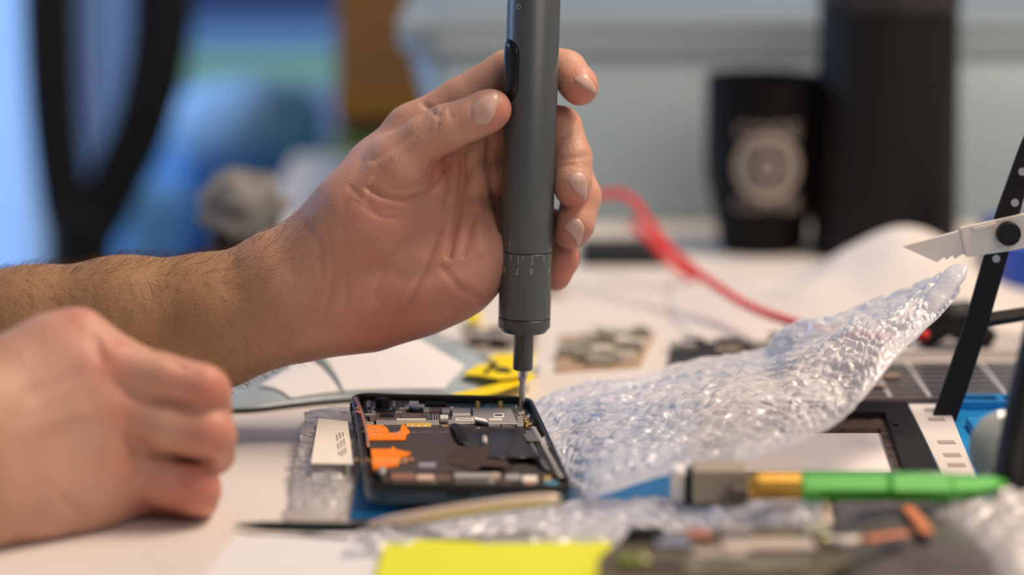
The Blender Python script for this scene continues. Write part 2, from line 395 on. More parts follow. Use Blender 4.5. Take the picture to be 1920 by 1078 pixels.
# red cable
pts = [P(1060, 400, 1.50), P(1110, 372, 1.48), P(1150, 362, 1.47), P(1185, 375, 1.46), P(1215, 415, 1.44), P(1260, 470, 1.42), P(1320, 520, 1.385), P(1400, 572, 1.34), P(1480, 602, 1.30), P(1560, 622, 1.27), P(1650, 634, 1.25), P(1740, 628, 1.24)]
tag(MB().tube(cat(pts, 80), .0021, 12).build('cable', M_RED, smooth=True), 'red cable arching from behind the fingers down to the bubble wrap', 'cable')
pts = [P(1185, 420, 1.50), P(1200, 432, 1.49), P(1230, 462, 1.48), P(1262, 498, 1.47), G(1300, 520, .003)]
tag(MB().tube(cat(pts, 30), .0022, 12).build('cable', M_RED, smooth=True), 'short faint red cable end tucked behind the arching red cable', 'cable')
tag(MB().tube(cat([P(1860, 585, 1.42), P(1890, 578, 1.42), P(1930, 574, 1.42)], 12), .002, 10).build('cable', M_RED, smooth=True), 'short length of red cable in front of the blue box at right edge', 'cable')
o = pbox('blue_box', 1896, 455, 1990, 590, 1.46, .1, M_BLUE2, zbase=0.0); tag(o, 'deep blue box cut by the right edge of the photo', 'box')

# ------------------------------------------------------------------ boards and scraps in the middle distance
def gquad(pts, z=0): return [G(x, y, z) for x, y in pts]
def board(name, quad, th, m, z=0.0, parent=None, bevel=0):
    q = gquad(quad, z); return MB().prism([(p.x, p.y) for p in q], z, z + th).build(name, m, parent, bevel=bevel)
def pcb(quad, label, n, seed, group=None, z=0.0, mats=None, cs=(.003, .010), hh=(.001, .004), edge=M_BEIGE, tilt=0):
    """a board with its chips; quad far-left, far-right, near-right, near-left in the picture"""
    rr = random.Random(seed); q = gquad(quad, z); c = sum(q, Vector()) / 4
    e = empty('circuit_board', (c.x, c.y, z))
    MB().prism([(p.x - c.x, p.y - c.y) for p in q], 0, .0012).build('substrate', edge, e)
    mats = mats or [M_SILVER, M_PCB, M_BLACK, M_BEIGE, M_GREYP]
    for i in range(n):
        u, v = rr.uniform(.1, .9), rr.uniform(.1, .9)
        p = q[0].lerp(q[1], u).lerp(q[3].lerp(q[2], u), v) - c
        s1, s2, h_ = rr.uniform(*cs), rr.uniform(*cs), rr.uniform(*hh)
        MB().box((p.x, p.y, .0012 + h_ / 2), (s1, s2 * .8, h_), rr.uniform(-.1, .1)).build(rr.choice(['chip', 'connector', 'shield_can']), rr.choice(mats), e, bevel=.0003)
    return tag(e, label, 'circuit board', group)
M_OLIVE = mat('olive_solder_mask', (.30, .29, .22), .6, noise=.25, nscale=180)
M_TAN = mat('tan_board_edge', (.42, .29, .19), .6, noise=.2, nscale=150)
pcb([(868, 622), (1010, 622), (1005, 660), (862, 662)], 'dark narrow circuit board behind the yellow warning label', 22, 1, mats=[M_GREYP, M_BLACK, M_SILVER])
pcb([(1050, 632), (1228, 628), (1200, 690), (1040, 700)], 'green grey circuit board with tan edge right of the screwdriver neck', 44, 2, mats=[M_OLIVE, M_GREYP, M_OLIVE, M_OLIVE, M_CREAM], edge=M_TAN, hh=(.002, .006), cs=(.004, .012))
pcb([(1000, 545), (1062, 545), (1060, 560), (1000, 562)], 'small dark circuit board peeking out below the little finger', 3, 3, mats=[M_BLACK, M_GREYP])
dk_ = empty('phone_part', (*G(1330, 680)[:2], 0))
q = gquad([(1262, 652), (1330, 648), (1500, 650), (1490, 700), (1245, 712)]); MB().prism([(p.x - dk_.location.x, p.y - dk_.location.y) for p in q], 0, .002).build('backplate', mat('charcoal_plate', (.03, .03, .033), .35), dk_)
for (x, y, sx, sy, h_, m) in ((1280, 662, .012, .01, .003, M_GREYP), (1365, 660, .011, .008, .004, M_BLACK), (1365, 672, .011, .006, .0035, M_BEIGE), (1425, 662, .008, .008, .005, M_CREAM), (1468, 655, .012, .012, .005, M_BLACK), (1300, 650, .01, .006, .002, M_BLACK)):
    p = G(x, y) - dk_.location; MB().box((p.x, p.y, .002 + h_ / 2), (sx, sy, h_)).build('module', m, dk_, bevel=.0005)
tag(dk_, 'dark disassembled phone part behind the bubble wrap sheet', 'phone part')
o = MB().prism([(p.x, p.y) for p in gquad([(876, 602), (901, 602), (899, 622), (875, 622)])], .0, .006).build('tape_piece', M_YEL2, bevel=.0006); tag(o, 'small upright yellow block on the table just under the palm', 'tape')

# paper strips, gray box at the right middle distance
q = gquad([(1600, 625), (1990, 618), (1990, 674), (1620, 674)]); o = MB().prism([(p.x, p.y) for p in q], 0, .003).build('paper_sheet', mat('greyish_paper', (.42, .38, .36), .7, noise=.15, nscale=30)); tag(o, 'greyish paper behind the dark ruled panel at the right', 'paper')
mb = MB(); 
for (x, y, r) in ((1770, 585, .009), (1795, 600, .007), (1755, 610, .007)): mb.lathe([(.0005, -r)] + [(r * math.cos(math.radians(d)), r * math.sin(math.radians(d))) for d in range(-75, 76, 15)] + [(.0005, r)], P(x, y, 1.30), 20)
mbv = P(1780, 600, 1.30)
mb = MB(); mb.tube([Vector((mbv.x - .012, 1.30, .004)), Vector((mbv.x - .004, 1.30, .016)), P(1800, 600, 1.30), Vector((mbv.x + .02, 1.3, .006))], [.0035, .009, .010, .004], 16)
tag(mb.build('clamp_head', M_BLACK, smooth=True), 'blurred black clamp head behind the bubble wrap tip', 'clamp')

# ------------------------------------------------------------------ silvery bag with yellow warning label (behind the phone)
BAGM = mat('silvery_blue_film', (.36, .43, .47), .25, noise=.12, nscale=30, bump=.3, bscale=50, bdist=.003)
bagm = empty('antistatic_bag', (*G(740, 720)[:2], 0))
top = cat([G(*p) for p in ((395, 742), (480, 715), (590, 676), (700, 655), (800, 655), (890, 668), (960, 690), (1015, 700))], 60)
bot = cat([G(*p) for p in ((380, 775), (470, 775), (560, 765), (650, 757), (760, 752), (860, 748), (930, 738), (1000, 712))], 60)
def bagfn(u, v, lift=0, a=0., b=1., c0=0., c1=1.):
    uu = a + (b - a) * u; vv = c0 + (c1 - c0) * v
    i = uu * 59; i0 = min(int(i), 58); f = i - i0
    T = top[i0].lerp(top[i0 + 1], f); B = bot[i0].lerp(bot[i0 + 1], f); p = T.lerp(B, vv)
    h_ = .0022 + .013 * math.sin(math.pi * vv ** .8) * math.exp(-((uu - .45) / .26) ** 2) + .004 * math.sin(math.pi * vv) * math.sin(math.pi * min(1, uu)) + .0040 * math.sin(math.pi * vv) * (float(vnoise(uu * 6 + vv * 3, vv * 3 - uu * 2)) - .4) + .003 * math.exp(-((vv - .25 - .4 * uu) / .07) ** 2) * math.sin(math.pi * uu)
    return Vector((p.x, p.y, max(.0008, h_) + lift)) - bagm.location
MB().grid(bagfn, 90, 40).build('film', BAGM, bagm, smooth=True, solid=.0004)
MB().grid(lambda u, v: bagfn(u, v, .0009, .24, .62, .08 + .06 * math.cos(3 * u), .32), 50, 14).build('insert_sheet', M_PAPER, bagm, smooth=True, solid=.0003)
MB().grid(lambda u, v: bagfn(u, v, .0009, .16 + .1 * v, .72 - .05 * v, .50 + .2 * (1 - math.sin(math.pi * u)), .97), 60, 20).build('insert_sheet', M_PAPER, bagm, smooth=True, solid=.0003)
# yellow label: projected polygon sitting on the film
def drape(poly, z, th, name, m, parent, n=10):
    q = [G(x, y, z) - parent.location for x, y in poly]; o = MB().prism([(p.x, p.y) for p in q], z, z + th).build(name, m, parent); return o
drape([(868, 704), (925, 667), (1003, 664), (1000, 690), (975, 708), (935, 712), (900, 706)], .0075, .0006, 'warning_label', M_YEL2, bagm)
drape([(835, 744), (930, 722), (1003, 700), (1000, 712), (930, 738), (870, 750)], .0055, .0005, 'warning_stripe', M_YEL2, bagm)
hand_sym = MB()
for poly in ([(905, 698), (925, 683), (930, 686), (912, 701)], [(925, 690), (945, 688), (960, 694), (955, 699), (930, 697)], [(915, 686), (932, 679), (936, 682), (920, 690)]):
    q = [G(x, y, .0083) - bagm.location for x, y in poly]; hand_sym.prism([(p.x, p.y) for p in q], .0081, .0084)
hand_sym.build('hand_symbol', M_BLACK, bagm)
FOLD_SHADE = mat('film_fold_shade', (.24, .30, .31), .3)  # darker strips over the film, shade of its folds put into their colour
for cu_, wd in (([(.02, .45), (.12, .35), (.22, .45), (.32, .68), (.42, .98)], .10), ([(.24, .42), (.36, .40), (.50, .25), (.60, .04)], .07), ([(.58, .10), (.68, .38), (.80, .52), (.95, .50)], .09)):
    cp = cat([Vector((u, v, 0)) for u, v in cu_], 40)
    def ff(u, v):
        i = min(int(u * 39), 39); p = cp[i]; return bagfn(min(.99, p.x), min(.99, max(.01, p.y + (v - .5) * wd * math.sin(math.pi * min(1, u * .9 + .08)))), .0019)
    MB().grid(ff, 40, 6).build('fold_shade', FOLD_SHADE, bagm, smooth=True, solid=.0003)
tag(bagm, 'silvery blue antistatic bag with yellow warning label lying behind the open phone', 'bag')

# ------------------------------------------------------------------ blue silicone mat
mt = empty('repair_mat', (*G(1200, 850)[:2], 0))
A = G(655, 979); Bx = G(2300, 760)
mx0, mx1, my0, my1 = A.x, .34, A.y + .003, 1.183
L = mt.location
zm = .004
MB().box(((mx0 + mx1) / 2 - L.x, (my0 + my1) / 2 - L.y, .0013), (mx1 - mx0, my1 - my0, .0026)).build('sheet', M_BLUE, mt, bevel=.0008)
# compartment rims at the far right
rm = MB(); xr0 = G(1778, 765).x; yA = G(1800, 762, zm).y; yB = G(1800, 785, zm).y
def rimbox(x0, x1, y0, y1, h0=.0024, h1=.0065): rm.box(((x0 + x1) / 2 - L.x, (y0 + y1) / 2 - L.y, (h0 + h1) / 2), (x1 - x0, y1 - y0, h1 - h0))
yy = [my1 - .002, my1 - .0065, my1 - .016, my1 - .020, my1 - .050, my1 - .054]
rimbox(xr0, mx1, yy[0] - .0015, yy[0]); rimbox(xr0, mx1, yy[2], yy[2] + .0022)
x = xr0
while x < mx1: rimbox(x, x + .003, yy[2] + .0022, yy[0] - .0015); x += .0185
rimbox(xr0, mx1, yy[4], yy[4] + .004); rimbox(xr0, xr0 + .006, my0 + .02, yy[4]); rimbox(xr0 + .062, xr0 + .067, my0 + .02, yy[4]); rimbox(xr0, mx1, my0 + .08, my0 + .084)
rm.build('compartment_rims', M_BLUE, mt, bevel=.0008)
MB().box((xr0 + .0215 - L.x, yy[4] - .014 - L.y, .0028), (.03, .018, .0004)).build('logo_recess', mat('blue_silicone_dark', (.004, .10, .30), .6), mt)
tag(mt, 'blue silicone repair mat with compartments under phone, bubble wrap and frame', 'mat')

# ------------------------------------------------------------------ black display frame, white perforated strip, ruled panel
zf = .003
fr = empty('display_frame', (*G(1550, 820)[:2], zf)); Lf = fr.location
FQ = [G(1330, 752, zf + .006), G(1700, 752, zf + .006), G(1775, 915, zf + .006), G(1280, 915, zf + .006)]
def fxy(u, v):
    a = FQ[0].lerp(FQ[1], u); b = FQ[3].lerp(FQ[2], u); p = a.lerp(b, v); return (p.x - Lf.x, p.y - Lf.y)
def inset(i, j): return [fxy(i, j), fxy(1 - i, j), fxy(1 - i, 1 - j), fxy(i, 1 - j)]
mb = MB(); ring(mb, inset(0, 0), inset(.13, .13), 0, .0062); mb.build('bezel', M_BLACKM, fr, bevel=.0006)
mb = MB(); ring(mb, inset(.129, .129), inset(.165, .25), 0, .003); mb.build('inner_ledge', mat('black_ledge', (.02, .017, .014), .55, col2=(.10, .06, .035), nscale=160, detail=1), fr)
MB().box((*fxy(.895, .28), .0064), (.0022, .010, .0008)).build('slot', M_BLACK, fr)
MB().prism(inset(.10, .10), -.0002, .0010).build('backing_sheet', mat('white_backing', (.80, .74, .72), .55), fr)
tag(fr, 'black rectangular display frame with white backing, right of the open phone', 'frame')
sp = empty('perforated_strip', (*G(1770, 820)[:2], zf))
SQ = [G(1703, 757, zf + .002), G(1776, 757, zf + .002), G(1836, 905, zf + .002), G(1774, 905, zf + .002)]
def sxy(u, v):
    a = SQ[0].lerp(SQ[1], u); b = SQ[3].lerp(SQ[2], u); p = a.lerp(b, v); return (p.x - sp.location.x, p.y - sp.location.y)
MB().prism([sxy(0, 0), sxy(1, 0), sxy(1, 1), sxy(0, 1)], 0, .002).build('strip', mat('white_acrylic', (.74, .68, .64), .4), sp, bevel=.0004)
for v in (.09, .22, .52, .68, .80, .95):
    for du in (0,):
        x, y = sxy(.55, v); MB().box((x, y, .00205), (.0065, .0058, .0004)).build('hole', mat('hole_shade_grey', (.36, .32, .29), .7), sp)
tag(sp, 'white plastic strip with small square holes beside the black display frame', 'strip')
sl = empty('ruled_panel', (*G(1760, 715)[:2], 0))
q = gquad([(1560, 678), (2000, 678), (2060, 753), (1580, 753)], .004)
q = [G(1600, 678, .004), G(1980, 678, .004)]; y1_ = q[0].y; y0_ = G(1700, 753, .004).y; x0_ = G(1600, 753, .004).x; x1_ = .30
SOL = mat('dark_panel_glass', (.035, .032, .036), .25, noise=.15, nscale=30)
MB().box(((x0_ + x1_) / 2 - sl.location.x, (y0_ + y1_) / 2 - sl.location.y, .002), (x1_ - x0_, y1_ - y0_, .004)).build('panel', SOL, sl, bevel=.0005)
mb = MB(); LN = mat('silver_print_line', (.45, .43, .44), .5)
for px_ in (1651, 1723, 1866, 2010): 
    xx = G(px_, 715, .004).x - sl.location.x; mb.box((xx, (y0_ + y1_) / 2 - sl.location.y + .002, .0042), (.0016, (y1_ - y0_) - .012, .0003))
mb.build('busbar', LN, sl)
mb = MB(); yv = y0_ + .009
while yv < y1_ - .003: mb.box(((x0_ + x1_) / 2 - sl.location.x, yv - sl.location.y, .0041), (x1_ - x0_ - .006, .0007, .0003)); yv += .0098
mb.build('fine_lines', LN, sl)
tag(sl, 'dark flat solar panel ruled with pale lines at the right', 'solar panel')
for i, (x, y, r, s, lab) in enumerate(((1668, 708, .3, .009, 'small beige plastic scrap lying on the dark ruled panel'), (1640, 725, -.4, .011, 'thin tan scrap lying at the edge of the dark ruled panel'))):
    p = G(x, y, .0045); tag(MB().box((p.x, p.y, .0051), (s, .003, .0012), r).build('scrap', M_TAN, bevel=.0003), lab, 'scrap')

# ------------------------------------------------------------------ helping hand stand
YA = 1.145
hh_ = empty('helping_hand', (*G(1768, 806, .005)[:2], .005)); Lh = hh_.location
def armpoly(pts, Y, th, Y2=None):
    return [P(x, y, Y) - Lh for x, y in pts]
outl = [(1743, 800), (1787, 806), (1813, 735), (1850, 622), (1890, 482), (1935, 320), (1950, 240), (1935, 225), (1912, 278), (1868, 400), (1815, 590), (1778, 700)]
oa = MB().prism([P(x, y, YA) - Lh for x, y in outl], 0, Vector((0, .003, 0))).build('arm', M_BLACKM, hh_, bevel=.0005)
for (x, y) in ((1903, 380), (1868, 485), (1917, 322)):
    c = P(x, y, YA - .0003) - Lh; M4 = Matrix.Translation(c) @ Matrix.Rotation(math.pi / 2, 4, 'X')
    MB().lathe([(.0016, -.0004), (.0016, .0001)], n=24, M=M4).build('hole', mat('pale_hole', (.40, .42, .43), .6), hh_)
bl = [(1690, 462), (1798, 433), (1801, 427), (1866, 413), (1960, 392), (1960, 458), (1900, 470), (1815, 482), (1806, 476), (1790, 486), (1788, 478), (1774, 488), (1772, 481), (1757, 492)]
ob = MB().prism([P(x, y, YA - .0022) - Lh for x, y in bl], 0, Vector((0, .002, 0))).build('serrated_clip', M_CREAM, hh_, bevel=.0003)
ob['label'] = 'cream white serrated plastic clip'
ridge = [(1826, 428), (1868, 418), (1868, 424), (1826, 434)]
MB().prism([P(x, y, YA - .003) - Lh for x, y in ridge], 0, Vector((0, .0012, 0))).build('clip_ridge', M_CREAM, ob)
ow = MB().prism([P(x, y, YA - .003) - Lh for x, y in ((1800, 428), (1808, 426), (1817, 480), (1812, 482))], 0, Vector((0, .0012, 0))).build('clip_step', M_CREAM, ob)
c = P(1891, 438, YA - .004) - Lh; M4 = Matrix.Translation(c) @ Matrix.Rotation(math.pi / 2, 4, 'X')
MB().lathe([(.0048, -.002), (.0048, .0016), (.0044, .0022)], n=40, M=M4).build('bolt', M_BLACK, hh_, smooth=True, autos=40)
c0 = P(1808, 606, YA + .004) - Lh; c1 = P(1945, 585, YA + .03) - Lh
MB().tube([c0, c1], .0030, 4).build('cross_bar', M_BLACKM, hh_)
tag(hh_, 'black perforated metal helping hand arm holding a cream serrated clip', 'helping hand')
mgf = empty('magnifier', (*G(1905, 990)[:2], 0)); Lm = mgf.location
pts = [P(1990, 700, .985), P(1935, 800, .975), P(1908, 900, .965), P(1912, 985, Lm.y)]
MB().tube(cat([p - Lm for p in [P(1968, 560, 1.0), P(1936, 700, .99), P(1910, 820, .98), P(1898, 930, .97), Vector((P(1930, 990, Lm.y).x, Lm.y, .003))]], 24), .0066, 12).build('stem', M_BLACK, mgf, smooth=True)
MB().lathe([(.022, 0), (.022, .004), (.006, .007)], (P(1930, 990, Lm.y).x - Lm.x, 0, 0), 32).build('base', M_BLACK, mgf, smooth=True, autos=40)
cl = P(1886, 842, 1.01); M4 = Matrix.Translation(cl - Lm) @ Matrix.Rotation(math.radians(78), 4, 'X') @ Matrix.Rotation(math.radians(14), 4, 'Y')
MB().lathe([(.0005, -.0022), (.007, -.0018), (.0142, -.0004), (.0142, .0004), (.007, .0018), (.0005, .0022)], n=48, M=M4).build('lens', mat('lens_glass', (.50, .54, .50), .10, alpha=.8, coat=.5), mgf, smooth=True)
tag(mgf, 'blurred magnifier with grey green lens on black stem at right edge', 'magnifier')

# ------------------------------------------------------------------ open phone
pc = G(868, 838, .0); tilt = math.radians(2.2)
PW, PL_, PH = .0735, .1535, .0078
phb = Vector((-.0220, 1.0685, .0062))
ph = empty('open_smartphone', phb, (0, 0, 0))
RM = Matrix.Rotation(math.radians(5.3), 4, 'Z') @ Matrix.Rotation(tilt, 4, 'Y')
ph.matrix_world = Matrix.Translation(phb) @ RM
ph.rotation_euler = RM.to_euler(); ph.location = phb
MWi = (Matrix.Translation(phb) @ RM).inverted(); MW = Matrix.Translation(phb) @ RM
def LP(px, py, w=.0065):
    """picture point to phone coordinates on the height w above the phone's back"""
    o = MWi @ Vector((0, 0, CH)); d = MWi.to_3x3() @ Vector(ray(px, py)); t = (w - o.z) / d.z
    q = o + d * t; return Vector((q.x, q.y, w))
def Z(X, Y, w=.0065): return LP(640 + X / 4.364, 730 + Y / 4.364, w)
frm = MB(); ring(frm, rrect(PW, PL_, .0085, 8), rrect(PW - .0030, PL_ - .0034, .0072, 8), .0046, PH)
frm.build('frame', mat('black_phone_frame', (.011, .011, .011), .38, spec=.4), ph, smooth=True, bevel=.0009, bseg=3, autos=35)
MB().prism(rrect(PW - .0006, PL_ - .0006, .0085, 8), 0, .0010).build('back_glass', M_DBLUE, ph, bevel=.0004)
_l = MB(); ring(_l, rrect(PW - .0002, PL_ - .0002, .0085, 8), rrect(PW - .0034, PL_ - .004, .0070, 8), .0009, .0046); _l.build('lower_shell', M_DBLUE, ph, smooth=True, autos=35)
MB().prism(rrect(PW - .0036, PL_ - .0042, .0068, 8), .0011, .0036).build('midplate', mat('dark_midplate', (.03, .027, .025), .45, col2=(.075, .068, .06), nscale=900, bump=.4, bscale=700), ph)
def comp(name, X0, Y0, X1, Y1, w0, w1, m, parent=ph, bevel=.0002, skew=None):
    q = [Z(X0, Y0, w1), Z(X1, Y0, w1), Z(X1 + (skew or 0), Y1, w1), Z(X0 + (skew or 0), Y1, w1)]
    o = MB().prism([(p.x, p.y) for p in q], w0, w1).build(name, m, ph, bevel=bevel); return o
def poly(name, pts, w0, w1, m, bevel=0): return MB().prism([(p.x, p.y) for p in [Z(x, y, w1) for x, y in pts]], w0, w1).build(name, m, ph, bevel=bevel)
# main board zone
poly('logic_board', [(170, 95), (1420, 110), (1520, 300), (200, 300)], .0036, .0042, M_PCB)
poly('camera_bracket', [(185, 95), (500, 90), (560, 245), (235, 255)], .0042, .0054, M_BROWN, .0003)
for (a, b, c_, d) in ((205, 90, 240, 130), (250, 130, 282, 200), (190, 195, 275, 205), (420, 92, 445, 125), (470, 145, 520, 155), (440, 175, 500, 183), (190, 262, 265, 285)):
    comp('bracket_rib', a, b, c_, d, .0050, .0060, M_SILVER)
def disc(name, X, Y, w0, w1, r, m, r2=None, n=36, smooth=True):
    c_ = Z(X, Y, w1); return MB().lathe([(r, w0), (r, w1 - .0002), ((r2 or r * .97), w1)], (c_.x, c_.y, 0), n).build(name, m, ph, smooth=smooth, autos=40)
disc('camera_lens', 355, 165, .0052, .0062, .0046, M_BLACK)
disc('lens_glass', 370, 158, .0060, .0064, .0024, mat('lens_dark_glass', (.02, .03, .035), .05, coat=1))
disc('camera_tower', 338, 72, .0052, .0100, .0026, M_BLACK, .0022)
disc('camera_barrel', 338, 84, .0052, .0086, .0029, M_BLACK)
disc('tower_core', 340, 118, .0062, .0070, .0011, M_COPPER)
disc('camera_lens', 612, 155, .0050, .0064, .0030, M_BLACK); disc('lens_glass', 612, 148, .0063, .0066, .0018, MATS['lens_dark_glass'])
comp('lens_cover', 555, 95, 632, 108, .0048, .0064, M_WHITE); comp('lens_cover', 520, 122, 560, 150, .0048, .0060, M_SILVER)
comp('lens_clip', 570, 118, 680, 132, .0048, .0066, M_SILVER); comp('lens_clip', 660, 145, 720, 175, .0046, .0056, M_SILVER)
comp('module', 465, 95, 548, 125, .0044, .0058, M_BROWN)
comp('flex_film', 280, 190, 480, 240, .0050, .0058, M_BROWN); comp('flex_film', 488, 192, 668, 232, .0052, .0060, M_BROWN)
comp('film_socket', 316, 198, 432, 222, .0058, .0062, M_BLACK); comp('edge_strip', 450, 236, 690, 246, .0050, .0062, M_CREAM)
comp('flex_film', 672, 194, 735, 236, .0050, .0058, M_PCB); comp('steel_bracket', 285, 248, 800, 284, .0042, .0056, M_SILVER)
for X in (745, 765, 785): comp('contact_rib', X, 195, X + 10, 245, .0044, .0058, M_SILVER)
comp('kapton_tape', 528, 272, 734, 304, .0048, .0060, M_YELLOWK)
for i, X in enumerate((570, 620, 676)): comp('gold_pad', X, 292, X + 18, 303, .0059, .0062, M_CREAM)
comp('module', 722, 145, 820, 176, .0044, .0056, M_BROWN); comp('module', 822, 148, 888, 182, .0044, .0056, M_SILVER)
comp('chip', 808, 206, 874, 234, .0044, .0060, M_WHITE); comp('chip', 808, 240, 868, 262, .0044, .0052, M_PCB)
comp('gold_pad', 820, 284, 880, 298, .0048, .0056, M_GOLD); comp('connector', 876, 248, 905, 276, .0044, .0058, M_SILVER); comp('connector', 890, 140, 920, 147, .0044, .0060, M_CREAM)
comp('shield_can', 908, 150, 1058, 198, .0042, .0060, M_SILVER); comp('edge_strip', 912, 198, 1056, 207, .0042, .0060, M_CREAM)
poly('shield_can', [(1064, 165), (1085, 148), (1388, 152), (1445, 278), (890, 276), (905, 212), (1075, 212)], .0042, .0058, M_SILVER, .0003)
comp('shield_seam', 1058, 168, 1078, 205, .0058, .0061, M_BLACK)
lb = comp('white_label', 1245, 196, 1332, 228, .0058, .0060, M_WLAB); comp('white_label', 932, 232, 1082, 254, .0058, .0061, M_WLAB); comp('edge_strip', 1205, 236, 1315, 250, .0058, .0064, M_CREAM)
mb = MB()
for X in (1262, 1276, 1286, 1300, 1312): q = Z(X, 210, .0061); mb.box((q.x, q.y, .0061), (.0005, .0022, .0002))
mb.build('label_print', M_BLACK, ph)
mb = MB()
for X in range(955, 1070, 14): q = Z(X, 243, .0062); mb.box((q.x, q.y, .0062), (.0004, .0012, .0002))
mb.build('label_print', M_GREYP, ph)
poly('connector', [(1090, 245), (1205, 275), (1205, 300), (1105, 268)], .0050, .0078, M_BLACK, .0003); poly('connector_cap', [(1082, 222), (1180, 240), (1205, 268), (1095, 246)], .0078, .0084, M_WHITE)
comp('shield_edge', 1205, 262, 1440, 290, .0036, .0052, M_SILVER)
for X in (1116, 1303): disc('gold_post', X, 98, .0040, .0080, .0010, M_GOLD, .0008, 14); 
comp('blue_contact', 1180, 132, 1205, 142, .0050, .0060, mat('blue_contact_strip', (.05, .25, .40), .4)); comp('top_strip', 885, 100, 1440, 138, .0036, .0046, mat('dark_teal_strip', (.02, .06, .08), .4, noise=.4, nscale=500))
comp('speaker_slot', 690, 96, 860, 118, .0050, .0060, M_BLACK)
comp('screw_boss', 1450, 168, 1500, 196, .0045, .0068, M_SILVER); disc('screw', 1474, 172, .0060, .0072, .0016, M_STEEL, .0013, 20)
comp('dotted_board', 1438, 218, 1490, 300, .0042, .0056, mat('salt_pepper_board', (.04, .035, .03), .4, col2=(.5, .47, .42), nscale=2200))
for (a, b, c_, d) in ((1492, 215, 1522, 238), (1500, 245, 1535, 262), (1515, 268, 1556, 282), (1505, 288, 1530, 298)): comp('gold_pad', a, b, c_, d, .0046, .0062, M_GOLD)
for i in range(46):
    X = random.uniform(190, 1430); Y = random.uniform(100, 285); s = random.uniform(6, 16)
    comp('tiny_component', X, Y, X + s, Y + s * .7, .0042, .0054, random.choice([M_SILVER, M_CREAM, M_PCB, M_BLACK, M_GOLD]), bevel=0)
# copper strip, left channel
strip = [(Z(118, 66, .0085)), Z(150, 150, .0078), Z(185, 260, .0072), Z(208, 360, .0070), Z(218, 470, .0068)]
MB().tube(cat(strip, 24), [.0009 - .0003 * i / 23 for i in range(24)], 8, flat=.6).build('copper_strip', M_COPPER, ph, smooth=True)
for (X, Y) in ((120, 140), (118, 168), (140, 175)): comp('strip_tab', X, Y, X + 26, Y + 12, .0078, .0086, M_COPPER)
for i in range(14):
    Y = 110 + i * 22; X = 70 + i * 5; comp('channel_rib', X, Y, X + 22, Y + 10, .0036, .0066, random.choice([M_BLACK, M_PCB, M_GREYP]))
# battery
bat = poly('battery', [(205, 304), (945, 304), (1080, 665), (262, 672)], .0036, .0062, M_BATT, .0006)
vs, fs = text_mesh('HUAWEI', .0062)
TM = mat('grey_print', (.20, .18, .18), .6)
p0 = Z(730, 352, .0063); d0 = (Z(900, 352, .0063) - Z(600, 352, .0063)).normalized(); n0 = Vector((-d0.y, d0.x, 0))
MB().add([p0 + d0 * v.x * 1.65 + n0 * v.y * .55 + Vector((0, 0, v.z)) for v in vs], fs).build('battery_lettering', TM, ph)
for k in range(4):
    vs, fs = text_mesh('Li-ion Polymer Battery', .0028); p0 = Z(735, 400 + k * 42, .0063)
    MB().add([p0 + d0 * v.x * 1.25 + n0 * v.y * .7 + Vector((0, 0, v.z)) for v in vs], fs).build('battery_small_print', mat('dim_print', (.11, .095, .092), .6), ph)
comp('battery_label', 632, 596, 775, 634, .0060, .0064, mat('lavender_label', (.26, .24, .30), .6))
# orange flexes
poly('orange_flex', [(195, 290), (340, 290), (375, 315), (392, 352), (440, 358), (480, 338), (500, 270), (540, 318), (562, 348), (530, 375), (525, 412), (216, 414)], .0064, .0068, M_ORANGE)
poly('orange_flex', [(242, 486), (408, 486), (424, 462), (450, 490), (572, 516), (545, 536), (482, 552), (466, 622), (262, 650)], .0064, .0068, M_ORANGE)
poly('flex_tail', [(480, 545), (575, 545), (600, 590), (500, 590)], .0062, .0064, mat('rust_film', (.16, .06, .035), .5))
OW = mat('pale_flex_print', (.90, .48, .22), .6)
mb = MB()
for cx in (447, 487):
    q = Z(cx, 368 - (cx - 447) * .25, .0069); vs, fs = ringpts(.0012, .0016, 24); mb.add([(q.x + v[0] * 1.1, q.y + v[1] * 1.25, .00695) for v in vs], fs)
mb.build('flex_print', OW, ph)
for k, (t_, Y) in enumerate((('INI', 318), ('TPC', 345), ('1B4', 370))):
    vs, fs = text_mesh(t_, .0040); p0 = Z(262, Y, .0069); MB().add([p0 + d0 * v.x * 1.1 + n0 * v.y * .85 + Vector((0, 0, v.z)) for v in vs], fs).build('flex_print', OW, ph)
for k, (t_, Y) in enumerate((('HUAWEI', 572), ('P10500', 595))):
    vs, fs = text_mesh(t_, .0050); p0 = Z(350, Y, .0069); MB().add([p0 + d0 * v.x * 1.15 + n0 * v.y * .8 + Vector((0, 0, v.z)) for v in vs], fs).build('flex_print', OW, ph)
# black film over the right half
fl = [(945, 285), (1440, 335), (1480, 330), (1700, 655), (1330, 670), (1100, 620), (870, 650), (865, 520), (1015, 455)]
def filmfn(u, v):
    a = Vector((960, 295, 0)).lerp(Vector((1490, 320, 0)), u); b = Vector((1040, 560, 0)).lerp(Vector((1640, 560, 0)), u); p = a.lerp(b, v * 1.0)
    w_ = .0066 + .0006 * math.sin(u * 9 + v * 4) + .0012 * math.exp(-(v / .16) ** 2)
    return Z(p.x, p.y, w_)
poly('foil_film', [(870, 600), (880, 510), (1010, 455), (1250, 470), (1400, 640), (1150, 625), (1090, 665)], .0062, .0066, mat('brown_foil', (.055, .03, .023), .5, noise=.2, nscale=200))
MB().grid(filmfn, 40, 30).build('cover_film', M_FILM, ph, smooth=True, solid=.0002)
comp('film_window', 1460, 335, 1560, 420, .0066, .0070, mat('grey_clear_film', (.13, .13, .12), .25), skew=60)
rib = [Z(925, 285, .0070), Z(960, 330, .0082), Z(985, 385, .0080), Z(1000, 450, .0068)]
